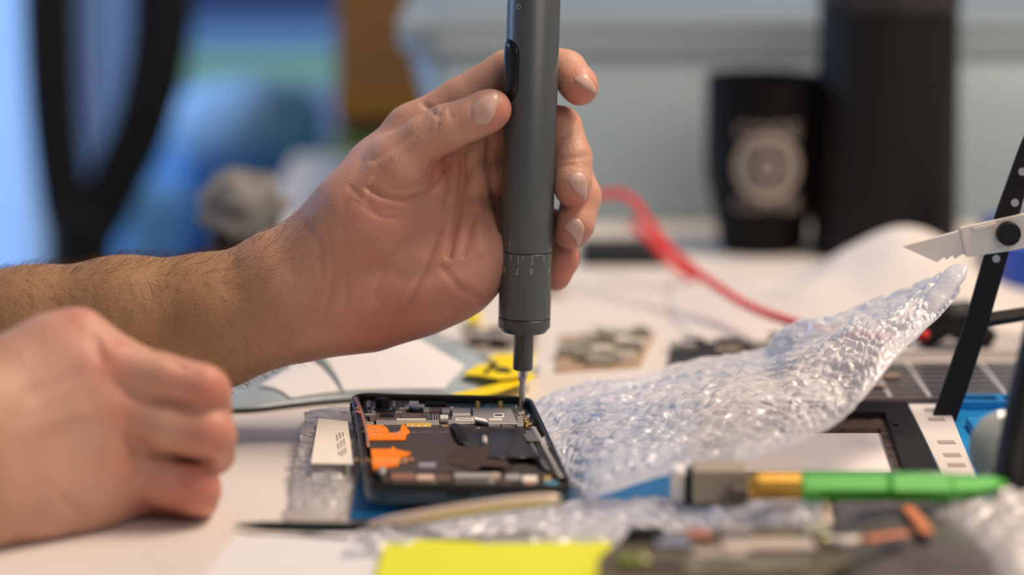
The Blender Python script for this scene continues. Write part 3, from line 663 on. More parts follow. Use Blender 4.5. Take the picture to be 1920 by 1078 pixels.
MB().tube(cat(rib, 16), [.0013, .0016, .0019, .002, .002, .002, .002, .002, .002, .002, .002, .002, .002, .0018, .0016, .0012], 10, flat=.35).build('black_ribbon', M_BLACK, ph, smooth=True)
comp('glint_patch', 1060, 300, 1120, 318, .0078, .0080, M_GREYP, skew=20)
for (X, Y) in ((335, 675), (1172, 418)):
    q0, q1 = Z(X, Y - 22, .0068), Z(X, Y + 22, .0068); MB().tube([q0, q1], .0012, 10).build('clear_pill', mat('clear_plastic_dot', (.45, .42, .39), .25), ph, smooth=True)
# right rails
for (a, b, r_, m) in ((((1570, 312), (1700, 540), (1800, 720)), None, .0011, M_SILVER), (((1545, 330), (1650, 540), (1745, 690)), None, .0006, mat('dark_rail', (.04, .035, .035), .4)), (((1500, 340), (1600, 520), (1690, 660)), None, .0009, MATS['grey_clear_film'])):
    MB().tube(cat([Z(x, y, .0060) for x, y in a], 16), r_, 8, flat=.5).build('side_rail', m, ph, smooth=True)
# bottom board
poly('bottom_board', [(300, 668), (1720, 668), (1800, 770), (330, 775)], .0036, .0046, mat('bottom_board_dark', (.05, .042, .037), .5, noise=.4, nscale=400))
for (a, b, c_, d, m, w_) in ((400, 680, 600, 730, mat('rose_copper', (.26, .13, .10), .5), .006), (612, 692, 762, 728, mat('pale_rose', (.62, .45, .36), .5), .0064), (770, 685, 900, 740, M_BROWN, .0056),
                         (920, 680, 1230, 716, M_GREYP, .0062), (1215, 676, 1300, 722, M_BEIGE, .0066), (1340, 690, 1470, 730, M_GREYP, .0060), (1480, 700, 1605, 745, M_CREAM, .0062),
                         (1500, 758, 1582, 780, M_COPPER, .0056), (1322, 752, 1384, 780, M_GOLD, .0058), (1648, 690, 1722, 728, M_GOLD, .0060), (1660, 745, 1770, 775, MATS['blue_contact_strip'], .0052), (930, 740, 1280, 775, M_PCB, .0054), (1200, 728, 1250, 750, M_GREYP, .0060), (420, 745, 800, 772, M_PCB, .0050)):
    comp('bottom_module', a, b, c_, d, .0044, w_, m, bevel=.0005)
MB().box((-.004, -PL_ / 2 - .0001, .0042), (.0088, .0006, .0028)).build('charging_port', M_BLACK, ph, bevel=.0006)
for s in (.06, .045): MB().box((-PW / 2 - .0003, s - .02, .0045), (.0010, .012, .0022)).build('side_button', M_BLACKM, ph, bevel=.0003)
tag(ph, 'opened black smartphone showing circuit board, battery and orange flexes on the blue mat', 'smartphone')

# ------------------------------------------------------------------ electric screwdriver
YD = 1.133
tip = Vector((P(978, 768, YD).x, YD, P(978, 766, YD).z))
lean = math.atan2(P(1000, 0, YD).x - P(982, 600, YD).x, P(1000, 0, YD).z - P(982, 600, YD).z)
dr = empty('electric_screwdriver', tip, (0, lean, 0))
zl = lambda py: (P(985, py, YD).z - tip.z) / math.cos(lean)
RD = .01045
z470, z594, z620, z693, z712 = zl(470), zl(594), zl(620), zl(693), zl(712)
ztopd = zl(-90)
MB().lathe([(RD - .0002, z470 + .0001), (RD, z470 + .0003), (RD, ztopd - .002), (RD - .001, ztopd - .0006), (RD - .0025, ztopd)], n=96).build('barrel', M_GUN, dr, smooth=True, autos=40)
MB().lathe([(RD - .0002, z594 + .0001), (RD, z594 + .0003), (RD, z470 - .0003), (RD - .0002, z470 - .0001)], n=96).build('torque_ring', M_GUN, dr, smooth=True, autos=40)
MB().lathe([(RD - .0006, z594 - .0006), (RD - .0006, z470 + .0006)], n=64).build('seam_core', M_BLACK, dr, smooth=True, autos=40)
MB().lathe([(RD - .003, z620 - .0006), (RD - .0017, z620 - .0003), (RD - .0002, z620 + .0016), (RD, z620 + .002), (RD, z594 - .0003), (RD - .0002, z594 - .0001)], n=96).build('collar', M_GUND, dr, smooth=True, autos=25)
MB().lathe([(.0037, z693), (.0040, z693 + .0004), (.00405, z620 - .0002)], n=64).build('bit_holder', M_GUND, dr, smooth=True, autos=40)
MB().lathe([(.0011, 0.0), (.0011, z712 - .001), (.0019, z712 + .001), (.0019, z693)], n=6).build('bit_hex', M_STEEL, dr)
MB().lathe([(.0009, .0), (.0012, .0015), (.0012, z712)], n=24).build('bit_shaft', M_STEEL, dr, smooth=True, autos=40)
MK = mat('grey_laser_mark', (.36, .35, .34), .6)
mb = MB(); 
def ang(px, pxc): return math.asin(max(-1, min(1, (px - pxc) / 49.5)))
for (px_, l) in ((946, .0036), (958, .0022), (972, .0036), (981, .0018), (998, .0036), (1020, .0022), (1032, .0036)):
    a = ang(px_, 987); vs = [(-.00018, 0, 0), (.00018, 0, 0), (.00018, -l, 0), (-.00018, -l, 0)]; mb.add(wrap(vs, RD, a, z470 - .0004, .00006), [(3, 2, 1, 0)])
vs = [(-.00022, 0, 0), (.00022, 0, 0), (.00022, .0034, 0), (-.00022, .0034, 0)]; mb.add(wrap(vs, RD, ang(956, 988), z470 + .0012, .00006), [(0, 1, 2, 3)])
mb.build('scale_ticks', MK, dr)
for (ch, px_) in (('8', 946), ('7', 971), ('6', 997), ('5', 1030)):
    vs, fs = text_mesh(ch, .0036); vs = [Vector((-v.x, -v.y, v.z)) for v in vs]
    MB().add(wrap(vs, RD, ang(px_, 987), zl(501), .00006), fs).build('scale_number', MK, dr)
mb = MB(); vs, fs = ringpts(.0008, .0011, 20, math.radians(120), math.radians(420)); mb.add(wrap([Vector(v) for v in vs], RD, ang(972, 1000), zl(10), .00006), fs)
mb.add(wrap([(-.00015, 0, 0), (.00015, 0, 0), (.00015, .0012, 0), (-.00015, .0012, 0)], RD, ang(972, 1000), zl(10), .00006), [(0, 1, 2, 3)]); mb.build('power_symbol', MK, dr)
# button pill wrapped on the barrel
def pill(hw, hl, off, name, m, edge):
    n = 40; out = []
    for k in range(n):
        t = 2 * math.pi * k / n; x = hw * math.cos(t); y = (hl - hw) * (1 if math.sin(t) > 0 else -1) + hw * math.sin(t); out.append((x, y))
    vs = []; fs = []; rings = 5
    for r in range(rings + 1):
        s = r / rings
        for (x, y) in out:
            vs.append((x * s, y * s if s > 0 else 0, off if s < .95 else off - edge))
    vs2 = vs + [(x, y, -.0006) for x, y in out]
    for r in range(rings + 1):
        for k in range(n):
            j = (k + 1) % n; fs.append((r * n + k, (r + 1) * n + k, (r + 1) * n + j, r * n + j))
    return MB().add(wrap(vs2, RD, math.radians(-62), zl(131), 0), fs).build(name, m, dr, smooth=True)
pill(.0062, .0124, .00012, 'button_recess', mat('recess_black', (.004, .004, .004), .5), .00005)
pill(.0054, .0116, .0008, 'button', mat('button_black', (.008, .008, .008), .25), .0003)
tag(dr, 'dark grey cylindrical electric screwdriver held upright with its bit in the phone', 'screwdriver')

# ------------------------------------------------------------------ the person: signed distance modelling, one surface
def sdf_mesh(bounds, res, groups_fn):
    (x0, x1), (y0, y1), (z0, z1) = bounds
    xs = np.arange(x0, x1, res, dtype=np.float32); ys = np.arange(y0, y1, res, dtype=np.float32); zs = np.arange(z0, z1, res, dtype=np.float32)
    X, Y, Zz = np.meshgrid(xs, ys, zs, indexing='ij')
    V = groups_fn(X, Y, Zz)
    V[0] = 1; V[-1] = 1; V[:, 0] = 1; V[:, -1] = 1; V[:, :, 0] = 1; V[:, :, -1] = 1
    ins = V < 0
    nx, ny, nz = V.shape
    cnt = np.zeros((nx - 1, ny - 1, nz - 1), np.int8); acc = np.zeros((3, nx - 1, ny - 1, nz - 1), np.float32)
    def cell(ax, d1, d2):
        # edges along ax at offset (d1,d2) on the other axes
        sl0 = [slice(0, -1)] * 3; sl1 = [slice(0, -1)] * 3
        oth = [a for a in range(3) if a != ax]
        for a, d in zip(oth, (d1, d2)):
            s = slice(d, d - 1 if d == 0 else None); s = slice(0, -1) if d == 0 else slice(1, None)
            sl0[a] = s; sl1[a] = s
        sl1[ax] = slice(1, None)
        A = V[tuple(sl0)]; B = V[tuple(sl1)]; m = (A < 0) != (B < 0)
        t = np.where(m, A / (A - B + 1e-12), 0)
        cnt[m] += 1
        acc[ax][m] += t[m]
        acc[oth[0]][m] += d1; acc[oth[1]][m] += d2
    for ax in range(3):
        for d1 in (0, 1):
            for d2 in (0, 1): cell(ax, d1, d2)
    act = cnt > 0; idx = -np.ones(cnt.shape, np.int32); ii = np.argwhere(act); idx[act] = np.arange(len(ii))
    off = np.stack([acc[k][act] / cnt[act] for k in range(3)], 1)
    pts = (ii + off) * res + np.array([x0, y0, z0])
    faces = []
    for ax in range(3):
        oth = [(ax + 1) % 3, (ax + 2) % 3]
        s0 = [slice(1, -1)] * 3; s1 = [slice(1, -1)] * 3; s0[ax] = slice(0, -1); s1[ax] = slice(1, None)
        m = ins[tuple(s0)] != ins[tuple(s1)]; q = np.argwhere(m)
        base = q.copy(); base[:, oth[0]] += 1; base[:, oth[1]] += 1
        inside = ins[tuple(s0)][m]
        def g(a, b):
            c_ = base.copy(); c_[:, oth[0]] -= a; c_[:, oth[1]] -= b; return idx[c_[:, 0], c_[:, 1], c_[:, 2]]
        F = np.stack([g(1, 1), g(0, 1), g(0, 0), g(1, 0)], 1)
        F[~inside] = F[~inside][:, ::-1]; faces.append(F)
    F = np.concatenate(faces); F = F[(F >= 0).all(1)]
    return pts, F
def caps(X, Y, Zz, a, b, ra, rb):
    a = np.array(a, np.float32); b = np.array(b, np.float32); d = b - a; L2 = float(d @ d) + 1e-12
    t = ((X - a[0]) * d[0] + (Y - a[1]) * d[1] + (Zz - a[2]) * d[2]) / L2; np.clip(t, 0, 1, out=t)
    return np.sqrt((X - a[0] - t * d[0]) ** 2 + (Y - a[1] - t * d[1]) ** 2 + (Zz - a[2] - t * d[2]) ** 2) - (ra + (rb - ra) * t)
def smin(a, b, k):
    h_ = np.clip(.5 + .5 * (b - a) / k, 0, 1); return b + (a - b) * h_ - k * h_ * (1 - h_)
def chain(X, Y, Zz, J, k):
    out = None
    for (a, ra), (b, rb) in zip(J[:-1], J[1:]):
        d = caps(X, Y, Zz, a, b, ra, rb); out = d if out is None else smin(out, d, k)
    return out
def joints(lst, Y0, S):
    """(px, py, depth offset in px, radius in px)"""
    return [(P(x, y, Y0 + o_ * S), r * S * (Y0 + o_ * S) / Y0) for x, y, o_, r in lst]
def make_body(palm, fingers, Y0, S, kp, kf, kpf, res, pad=.006):
    PJ = [joints(c_, Y0, S) for c_ in palm]; FJ = [joints(c_, Y0, S) for c_ in fingers]
    al = [(p, r) for c_ in PJ + FJ for p, r in c_]
    bd = [(min(p[i] - r for p, r in al) - pad, max(p[i] + r for p, r in al) + pad) for i in range(3)]
    def fn(X, Y, Zz):
        base = None
        for c_ in PJ:
            d = chain(X, Y, Zz, c_, kp * S); base = d if base is None else smin(base, d, kp * S)
        out = base
        for c_, kk in zip(FJ, kpf):
            d = chain(X, Y, Zz, c_, kf * S); out = np.minimum(out, smin(base, d, kk * S))
        return out
    return sdf_mesh(bd, res, fn)

SA = .000213
palmA = [
    [(-170, 650, 10, 122), (60, 628, 5, 122), (230, 605, 0, 117), (400, 590, 0, 108), (530, 560, 0, 92), (610, 540, 5, 82)],
    [(-170, 690, 10, 120), (60, 668, 5, 118), (230, 650, 0, 112), (400, 620, 0, 98), (530, 585, 0, 84), (610, 575, 5, 80)],
    [(530, 520, 0, 92), (620, 480, 5, 84), (690, 440, 15, 88), (760, 390, 35, 86)],          # wrist to palm centre
    [(600, 578, 5, 80), (690, 568, 5, 82), (780, 540, 8, 82), (850, 508, 22, 80), (905, 468, 38, 72)],   # hypothenar edge
    [(620, 470, -5, 76), (670, 400, -20, 74), (740, 322, -26, 60)],                     # thenar
    [(640, 440, 20, 62), (710, 320, 40, 52), (772, 246, 55, 46)],                       # index metacarpal
    [(700, 420, 40, 70), (800, 330, 65, 56)], [(720, 470, 40, 74), (840, 400, 68, 60)], [(780, 500, 35, 72), (880, 440, 62, 58)],
]
fingA = [
    [(700, 370, -26, 64), (745, 312, -32, 56), (795, 262, -38, 44), (836, 240, -41, 44), (880, 224, -44, 40), (915, 208, -43, 40), (924, 204, -42, 35)],
    [(772, 246, 55, 46), (860, 190, 68, 42), (950, 135, 84, 40), (1006, 118, 88, 38), (1062, 132, 58, 37), (1084, 158, 20, 35), (1088, 165, 12, 33)],
    [(800, 330, 65, 50), (890, 270, 84, 44), (990, 225, 94, 40), (1052, 238, 66, 38), (1072, 298, 32, 38), (1073, 342, 6, 36), (1072, 356, 2, 32)],
    [(830, 395, 68, 50), (900, 340, 84, 44), (992, 310, 100, 40), (1070, 318, 78, 38), (1090, 368, 50, 37), (1078, 420, 22, 36), (1071, 436, 17, 32)],
    [(860, 450, 60, 48), (915, 415, 84, 40), (985, 405, 98, 36), (1046, 432, 86, 35), (1055, 485, 66, 31), (1042, 517, 54, 29)],
]
ptsA, FA = make_body(palmA, fingA, YD, SA, 46, 8, [20, 26, 10, 8, 9], .00095)
SB = .000192; YB = .992
fistP = [
    [(-170, 860, -190, 120), (-70, 830, -140, 114), (40, 795, -60, 100), (120, 745, -10, 92)],
    [(-170, 940, -200, 108), (-60, 925, -160, 106), (50, 900, -80, 100), (150, 868, -20, 90)],
    [(-40, 760, -90, 100), (60, 700, -10, 80), (110, 655, 10, 58), (150, 630, 20, 46)],
    [(60, 760, -30, 92), (140, 712, -14, 62), (205, 684, -14, 46)],
    [(60, 820, -30, 100), (160, 788, -24, 70), (236, 768, -20, 47)],
    [(60, 870, -30, 100), (150, 868, -24, 78), (232, 872, -14, 48)],
    [(60, 930, -70, 90), (150, 915, -10, 80), (240, 905, 40, 66)],
    [(200, 760, 50, 60), (300, 800, 56, 50), (372, 800, 58, 36)], [(230, 860, 40, 60), (300, 870, 50, 48), (360, 885, 56, 36)],
]
fistF = [
    [(150, 630, 20, 46), (230, 672, 26, 38), (310, 706, 30, 36), (350, 760, 75, 38), (290, 780, 95, 34)],
    [(205, 684, -14, 46), (300, 706, -10, 44), (378, 728, -6, 45), (388, 735, 2, 44), (396, 770, 50, 38), (330, 790, 85, 36)],
    [(236, 770, -20, 48), (310, 797, -22, 47), (386, 812, -16, 50), (394, 816, -8, 48), (400, 850, 45, 40), (330, 860, 80, 38)],
    [(232, 872, -14, 48), (305, 902, -18, 46), (362, 914, -14, 48), (368, 918, -8, 46), (372, 938, 30, 36), (310, 938, 60, 36)],
]
ptsB, FB = make_body(fistP, fistF, YB, SB, 50, 8, [22, 14, 10, 14], .00105)

def creases(pts, F, lines, depthw):
    """press soft grooves into the surface facing the camera"""
    pts = pts.copy()
    fn_ = np.cross(pts[F[:, 2]] - pts[F[:, 0]], pts[F[:, 3]] - pts[F[:, 1]]); N = np.zeros_like(pts)
    for k in range(4): np.add.at(N, F[:, k], fn_)
    N /= np.linalg.norm(N, axis=1)[:, None] + 1e-12
    y = pts[:, 1]; z = pts[:, 2] - CH; d = y * cc - z * ss; u = y * ss + z * cc
    px_ = 960 + FPX * pts[:, 0] / d; py_ = 539 - FPX * u / d
    view = np.stack([pts[:, 0], pts[:, 1], z], 1); facing = -(view * N).sum(1) / np.linalg.norm(view, axis=1)
    for pl, wd, dp in lines:
        best = np.full(len(pts), 1e9)
        for (a, b) in zip(pl[:-1], pl[1:]):
            ax, ay = a; bx, by = b; L2 = (bx - ax) ** 2 + (by - ay) ** 2
            t = np.clip(((px_ - ax) * (bx - ax) + (py_ - ay) * (by - ay)) / L2, 0, 1)
            best = np.minimum(best, np.hypot(px_ - ax - t * (bx - ax), py_ - ay - t * (by - ay)))
        w_ = np.exp(-(best / wd) ** 2) * np.clip(facing * 3, 0, 1) * (depthw(pts) if depthw else 1)
        pts -= N * (w_ * dp)[:, None]
    return pts, N, facing, px_, py_
def smooth(pts, F, it=2, lam=.5):
    n = len(pts)
    E = np.concatenate([F[:, [0, 1]], F[:, [1, 2]], F[:, [2, 3]], F[:, [3, 0]]]); E = np.concatenate([E, E[:, ::-1]])
    deg = np.bincount(E[:, 0], minlength=n)[:, None]
    for _ in range(it):
        s = np.stack([np.bincount(E[:, 0], weights=pts[E[:, 1], k], minlength=n) for k in range(3)], 1)
        pts = pts + lam * (s / np.maximum(deg, 1) - pts)
    return pts
ptsA = smooth(ptsA, FA, 3); ptsB = smooth(ptsB, FB, 3)
mm = .001
linesA = [([(842, 312), (824, 345), (797, 366), (757, 377), (715, 367), (690, 352)], 4, 1.7 * mm), ([(815, 300), (800, 335), (770, 352), (735, 352)], 4, .9 * mm),
          ([(868, 285), (870, 330), (864, 380), (850, 440), (842, 480)], 5, 2.3 * mm), ([(918, 262), (916, 310), (926, 370), (942, 430)], 5, 2.6 * mm), ([(890, 290), (893, 380), (900, 470)], 12, -1.0 * mm),
          ([(842, 300), (846, 350), (832, 410), (805, 480), (770, 560), (750, 600)], 6, 1.2 * mm), ([(870, 480), (880, 430), (892, 400)], 5, .8 * mm), ([(700, 400), (780, 420), (830, 440)], 5, .5 * mm), ([(830, 200), (822, 222), (820, 245)], 4, .6 * mm), ([(840, 198), (846, 222)], 3, .5 * mm), ([(812, 208), (806, 228)], 3, .5 * mm),
          ([(700, 300), (740, 275), (775, 250), (800, 215)], 8, .6 * mm), ([(795, 195), (820, 215)], 6, 1.0 * mm), ([(612, 430), (625, 500), (618, 560), (600, 620)], 5, .9 * mm), ([(640, 420), (655, 480), (650, 560), (640, 620)], 4, .6 * mm), ([(575, 420), (600, 450), (605, 520)], 8, .8 * mm),
          ([(690, 500), (760, 520), (860, 500)], 18, .9 * mm), ([(680, 300), (660, 350), (640, 390)], 7, .4 * mm), ([(700, 310), (690, 350), (670, 400)], 7, -.3 * mm), ([(760, 455), (720, 500), (700, 560)], 9, .7 * mm), ([(900, 560), (860, 540), (830, 500)], 7, .6 * mm),
          ([(730, 300), (700, 335), (690, 370)], 4, .5 * mm), ([(655, 350), (700, 390), (760, 400)], 5, .5 * mm), ([(670, 380), (720, 410), (790, 405)], 4, .4 * mm),
          ([(1080, 225), (1060, 255), (1048, 262)], 4, .6 * mm), ([(1048, 300), (1075, 296), (1105, 290)], 4, .5 * mm), ([(1048, 312), (1075, 309)], 3, .4 * mm)]
ptsA, NA, fA, pxA, pyA = creases(ptsA, FA, linesA, None)
linesB = [([(285, 752), (340, 758), (400, 762)], 5, 1.6 * mm), ([(282, 852), (330, 860), (392, 866)], 5, 2.6 * mm), ([(225, 720), (250, 740)], 10, 1.2 * mm), ([(250, 640), (330, 680), (345, 690)], 5, 1.0 * mm),
          ([(240, 820), (262, 838)], 12, 1.2 * mm), ([(180, 640), (190, 670)], 12, 1.0 * mm), ([(140, 700), (60, 740)], 18, .7 * mm), ([(150, 770), (40, 810)], 18, -.6 * mm), ([(120, 940), (160, 965)], 8, .8 * mm), ([(210, 610), (215, 640)], 10, .8 * mm)]
ptsB, NB, fB, pxB, pyB = creases(ptsB, FB, linesB, None)
ptsB[:, 2] = np.maximum(ptsB[:, 2], .0006)
ptsA = smooth(ptsA, FA, 1, .4); ptsB = smooth(ptsB, FB, 1, .4)
allp = np.concatenate([ptsA, ptsB]); allf = np.concatenate([FA, FB + len(ptsA)])
# redness of knuckles, fingertips and palm
def near(px_, py_, spots):
    r = np.zeros(len(px_))
    for x, y, rad, s in spots: r = np.maximum(r, s * np.exp(-(((px_ - x) ** 2 + (py_ - y) ** 2) / rad ** 2)))
    return r
redA = near(pxA, pyA, [(935, 215, 40, .7), (1090, 175, 45, .8), (1075, 375, 35, .8), (1070, 440, 50, .6), (1060, 520, 60, .9), (830, 320, 40, .8), (720, 400, 90, .45), (850, 450, 120, .4), (740, 600, 130, .55), (860, 560, 90, .5), (700, 500, 110, .35)])
redB = near(pxB, pyB, [(200, 680, 50, .7), (150, 605, 50, .5), (230, 770, 45, .5), (395, 730, 55, .8), (400, 815, 55, .7), (375, 915, 60, .9), (330, 700, 50, .4), (240, 870, 50, .4), (330, 960, 80, .8)])
tanv = np.concatenate([np.clip((620 - pxA) / 220, 0, 1), np.clip((60 - pxB) / 200, 0, .6)])
me = bpy.data.meshes.new('person'); me.from_pydata(allp.tolist(), [], allf.tolist()); me.update()
me.shade_smooth()
at = me.attributes.new('red', 'FLOAT', 'POINT'); at.data.foreach_set('value', np.concatenate([redA, redB]).astype(np.float32))
at = me.attributes.new('tan', 'FLOAT', 'POINT'); at.data.foreach_set('value', tanv.astype(np.float32))
skin = bpy.data.materials.new('skin'); skin.use_nodes = True; nt = skin.node_tree; b = nt.nodes['Principled BSDF']
N_ = nt.nodes.new; Lk = nt.links.new
tc = N_('ShaderNodeTexCoord')
n1 = N_('ShaderNodeTexNoise'); n1.inputs['Scale'].default_value = 55; n1.inputs['Detail'].default_value = 6; Lk(tc.outputs['Object'], n1.inputs['Vector'])
n2 = N_('ShaderNodeTexNoise'); n2.inputs['Scale'].default_value = 25; n2.inputs['Detail'].default_value = 2; Lk(tc.outputs['Object'], n2.inputs['Vector'])
mA = N_('ShaderNodeMix'); mA.data_type = 'RGBA'; mA.inputs[6].default_value = (.42, .22, .150, 1); mA.inputs[7].default_value = (.66, .38, .275, 1); Lk(n1.outputs['Fac'], mA.inputs[0])
aR = N_('ShaderNodeAttribute'); aR.attribute_name = 'red'; aT = N_('ShaderNodeAttribute'); aT.attribute_name = 'tan'
mR = N_('ShaderNodeMix'); mR.data_type = 'RGBA'; mR.inputs[7].default_value = (.55, .185, .13, 1); Lk(aR.outputs['Fac'], mR.inputs[0]); Lk(mA.outputs[2], mR.inputs[6])
mT = N_('ShaderNodeMix'); mT.data_type = 'RGBA'; mT.inputs[7].default_value = (.36, .20, .10, 1); Lk(aT.outputs['Fac'], mT.inputs[0]); Lk(mR.outputs[2], mT.inputs[6])
Lk(mT.outputs[2], b.inputs['Base Color'])
b.inputs['Roughness'].default_value = .5; b.inputs['Specular IOR Level'].default_value = .4
b.inputs['Subsurface Weight'].default_value = .35; b.inputs['Subsurface Radius'].default_value = (1, .4, .2); b.inputs['Subsurface Scale'].default_value = .004
v1 = N_('ShaderNodeTexVoronoi'); v1.inputs['Scale'].default_value = 1100; Lk(tc.outputs['Object'], v1.inputs['Vector'])
n3 = N_('ShaderNodeTexNoise'); n3.inputs['Scale'].default_value = 260; n3.inputs['Detail'].default_value = 5; Lk(tc.outputs['Object'], n3.inputs['Vector'])
ad = N_('ShaderNodeMath'); ad.operation = 'ADD'; Lk(v1.outputs['Distance'], ad.inputs[0]); Lk(n3.outputs['Fac'], ad.inputs[1])
bp = N_('ShaderNodeBump'); bp.inputs['Strength'].default_value = .28; bp.inputs['Distance'].default_value = .0005; Lk(ad.outputs[0], bp.inputs['Height']); Lk(bp.outputs['Normal'], b.inputs['Normal'])
me.materials.append(skin)
person = bpy.data.objects.new('person', me); COL.objects.link(person)
tag(person, 'person with bare hairy forearm, one hand holding a screwdriver, other resting as a loose fist', 'person')
bvh = BVHTree.FromPolygons([tuple(v) for v in allp.tolist()], [tuple(f) for f in allf.tolist()])
# fingernails
nailm = mat('fingernail', (.58, .37, .31), .38, coat=.12, sss=.2)
O_ = Vector((0, 0, CH))
def hit(px_, py_):
    h_, nn, i, d = bvh.ray_cast(O_, Vector(ray(px_, py_)).normalized()); return h_, nn
def nail(poly_, lift=.0005):
    cx = sum(p[0] for p in poly_) / len(poly_); cy = sum(p[1] for p in poly_) / len(poly_)
    loop = cat([Vector((x, y, 0)) for x, y in poly_ + [poly_[0]]], 33)[:-1]
    hc, nc = hit(cx, cy)
    vs = []; R_ = 7; n = len(loop)
    for r in range(1, R_ + 1):
        s = r / R_
        for p in loop:
            x = cx + (p.x - cx) * s; y = cy + (p.y - cy) * s; h_, nn = hit(x, y)
            if h_ is None or (h_ - hc).length > .02:
                q = hc + Vector((1, 0, 0)) * (x - cx) * .000213 + Vector((0, 0, -1)) * (y - cy) * .000213
                h_, nn, _, _ = bvh.find_nearest(q)
            vs.append(h_ + nn * (lift * (1 - s ** 4) + (.00022 if r < R_ else -.0002)))
    c0_ = hc + nc * (lift + .0002); vs.append(c0_); ci = len(vs) - 1; fs = [(ci, j, (j + 1) % n) for j in range(n)]
    for r in range(R_ - 1):
        for j in range(n): k = (j + 1) % n; fs.append((r * n + j, (r + 1) * n + j, (r + 1) * n + k, r * n + k))
    mb = MB().add(vs, fs); return mb.build('fingernail', nailm, person, smooth=True)
nail([(883, 202), (888, 192), (900, 182), (920, 172), (937, 167), (937, 186), (931, 205), (924, 223), (914, 234), (897, 237), (886, 226)])
nail([(1074, 150), (1082, 141), (1096, 137), (1108, 150), (1118, 168), (1119, 176), (1106, 171), (1090, 161)])
nail([(1063, 340), (1072, 327), (1085, 322), (1099, 331), (1102, 352), (1100, 376), (1090, 370), (1074, 355)])
nail([(1053, 425), (1066, 413), (1084, 409), (1096, 425), (1092, 448), (1084, 462), (1074, 446)])
# arm hair as fine strands
hv = []; hf = []; rr = random.Random(3)
cand = np.where((fA > -.25) & (pxA < 610) & (pxA > -60))[0]
for _ in range(4200):
    i = int(rr.choice(cand)); px_i = pxA[i]
    if rr.random() > np.clip((620 - px_i) / 160, 0, 1): continue
    p = Vector(ptsA[i]) + Vector((rr.uniform(-1, 1), 0, rr.uniform(-1, 1))) * .0004; nn = Vector(NA[i])
    dirn = (Vector((rr.uniform(.1, .9), 0, rr.uniform(-1.0, -.2))) + nn * .2); dirn = (dirn - nn * dirn.dot(nn) * .7).normalized()
    if pyA[i] < 520 and nn.z > .4: dirn = (Vector((rr.uniform(.4, 1), -.2, rr.uniform(-.1, .3))) + nn * .22).normalized()
    l = rr.uniform(.003, .0075) * (.6 if pyA[i] > 600 else 1); w_ = .000035; pts_ = [p, p + dirn * l * .5 + nn * .0008, p + dirn * l + nn * .0006]
    sd_ = dirn.cross(Vector((0, 1, 0))).normalized() * w_; sd2 = nn * w_
    n0_ = len(hv)
    for j, q in enumerate(pts_):
        s_ = (1, .8, .2)[j]; hv += [tuple(q + sd_ * s_), tuple(q - sd_ * s_ * .5 + sd2 * s_), tuple(q - sd_ * s_ * .5 - sd2 * s_)]
    for j in range(2):
        for k in range(3):
            k2 = (k + 1) % 3; hf.append((n0_ + j * 3 + k, n0_ + j * 3 + k2, n0_ + j * 3 + 3 + k2, n0_ + j * 3 + 3 + k))
mb = MB(); mb.v = hv; mb.f = hf
hr = mb.build('arm_hair', mat('brown_hair', (.13, .065, .03), .5), person); hr['kind'] = 'stuff'

# ------------------------------------------------------------------ bubble wrap
def wrapmat(name, alpha, col=(.80, .80, .84)):
    m = bpy.data.materials.new(name); m.use_nodes = True; nt = m.node_tree; nt.nodes.clear(); N_ = nt.nodes.new; Lk = nt.links.new
    out = N_('ShaderNodeOutputMaterial'); tr = N_('ShaderNodeBsdfTransparent'); tl = N_('ShaderNodeBsdfTranslucent'); pr = N_('ShaderNodeBsdfPrincipled')
    pr.inputs['Base Color'].default_value = (*col, 1); pr.inputs['Roughness'].default_value = .24; pr.inputs['Specular IOR Level'].default_value = .9; pr.inputs['Coat Weight'].default_value = .5; pr.inputs['Coat Roughness'].default_value = .08
    tl.inputs[0].default_value = (*col, 1)
    m1 = N_('ShaderNodeMixShader'); m1.inputs[0].default_value = .35; Lk(pr.outputs[0], m1.inputs[1]); Lk(tl.outputs[0], m1.inputs[2])
    m2 = N_('ShaderNodeMixShader'); m2.inputs[0].default_value = alpha; Lk(tr.outputs[0], m2.inputs[1]); Lk(m1.outputs[0], m2.inputs[2]); Lk(m2.outputs[0], out.inputs[0])
    tc = N_('ShaderNodeTexCoord'); n = N_('ShaderNodeTexNoise'); n.inputs['Scale'].default_value = 330; n.inputs['Detail'].default_value = 3; n.inputs['Distortion'].default_value = 1.5; Lk(tc.outputs['Object'], n.inputs['Vector'])
    bp = N_('ShaderNodeBump'); bp.inputs['Strength'].default_value = .55; bp.inputs['Distance'].default_value = .0008; Lk(n.outputs['Fac'], bp.inputs['Height'])
    for s in (pr,): Lk(bp.outputs['Normal'], s.inputs['Normal'])
    return m
WR = wrapmat('bubble_film', .78, (.93, .91, .92)); WR2 = wrapmat('bubble_film_clear', .72, (.74, .72, .71))
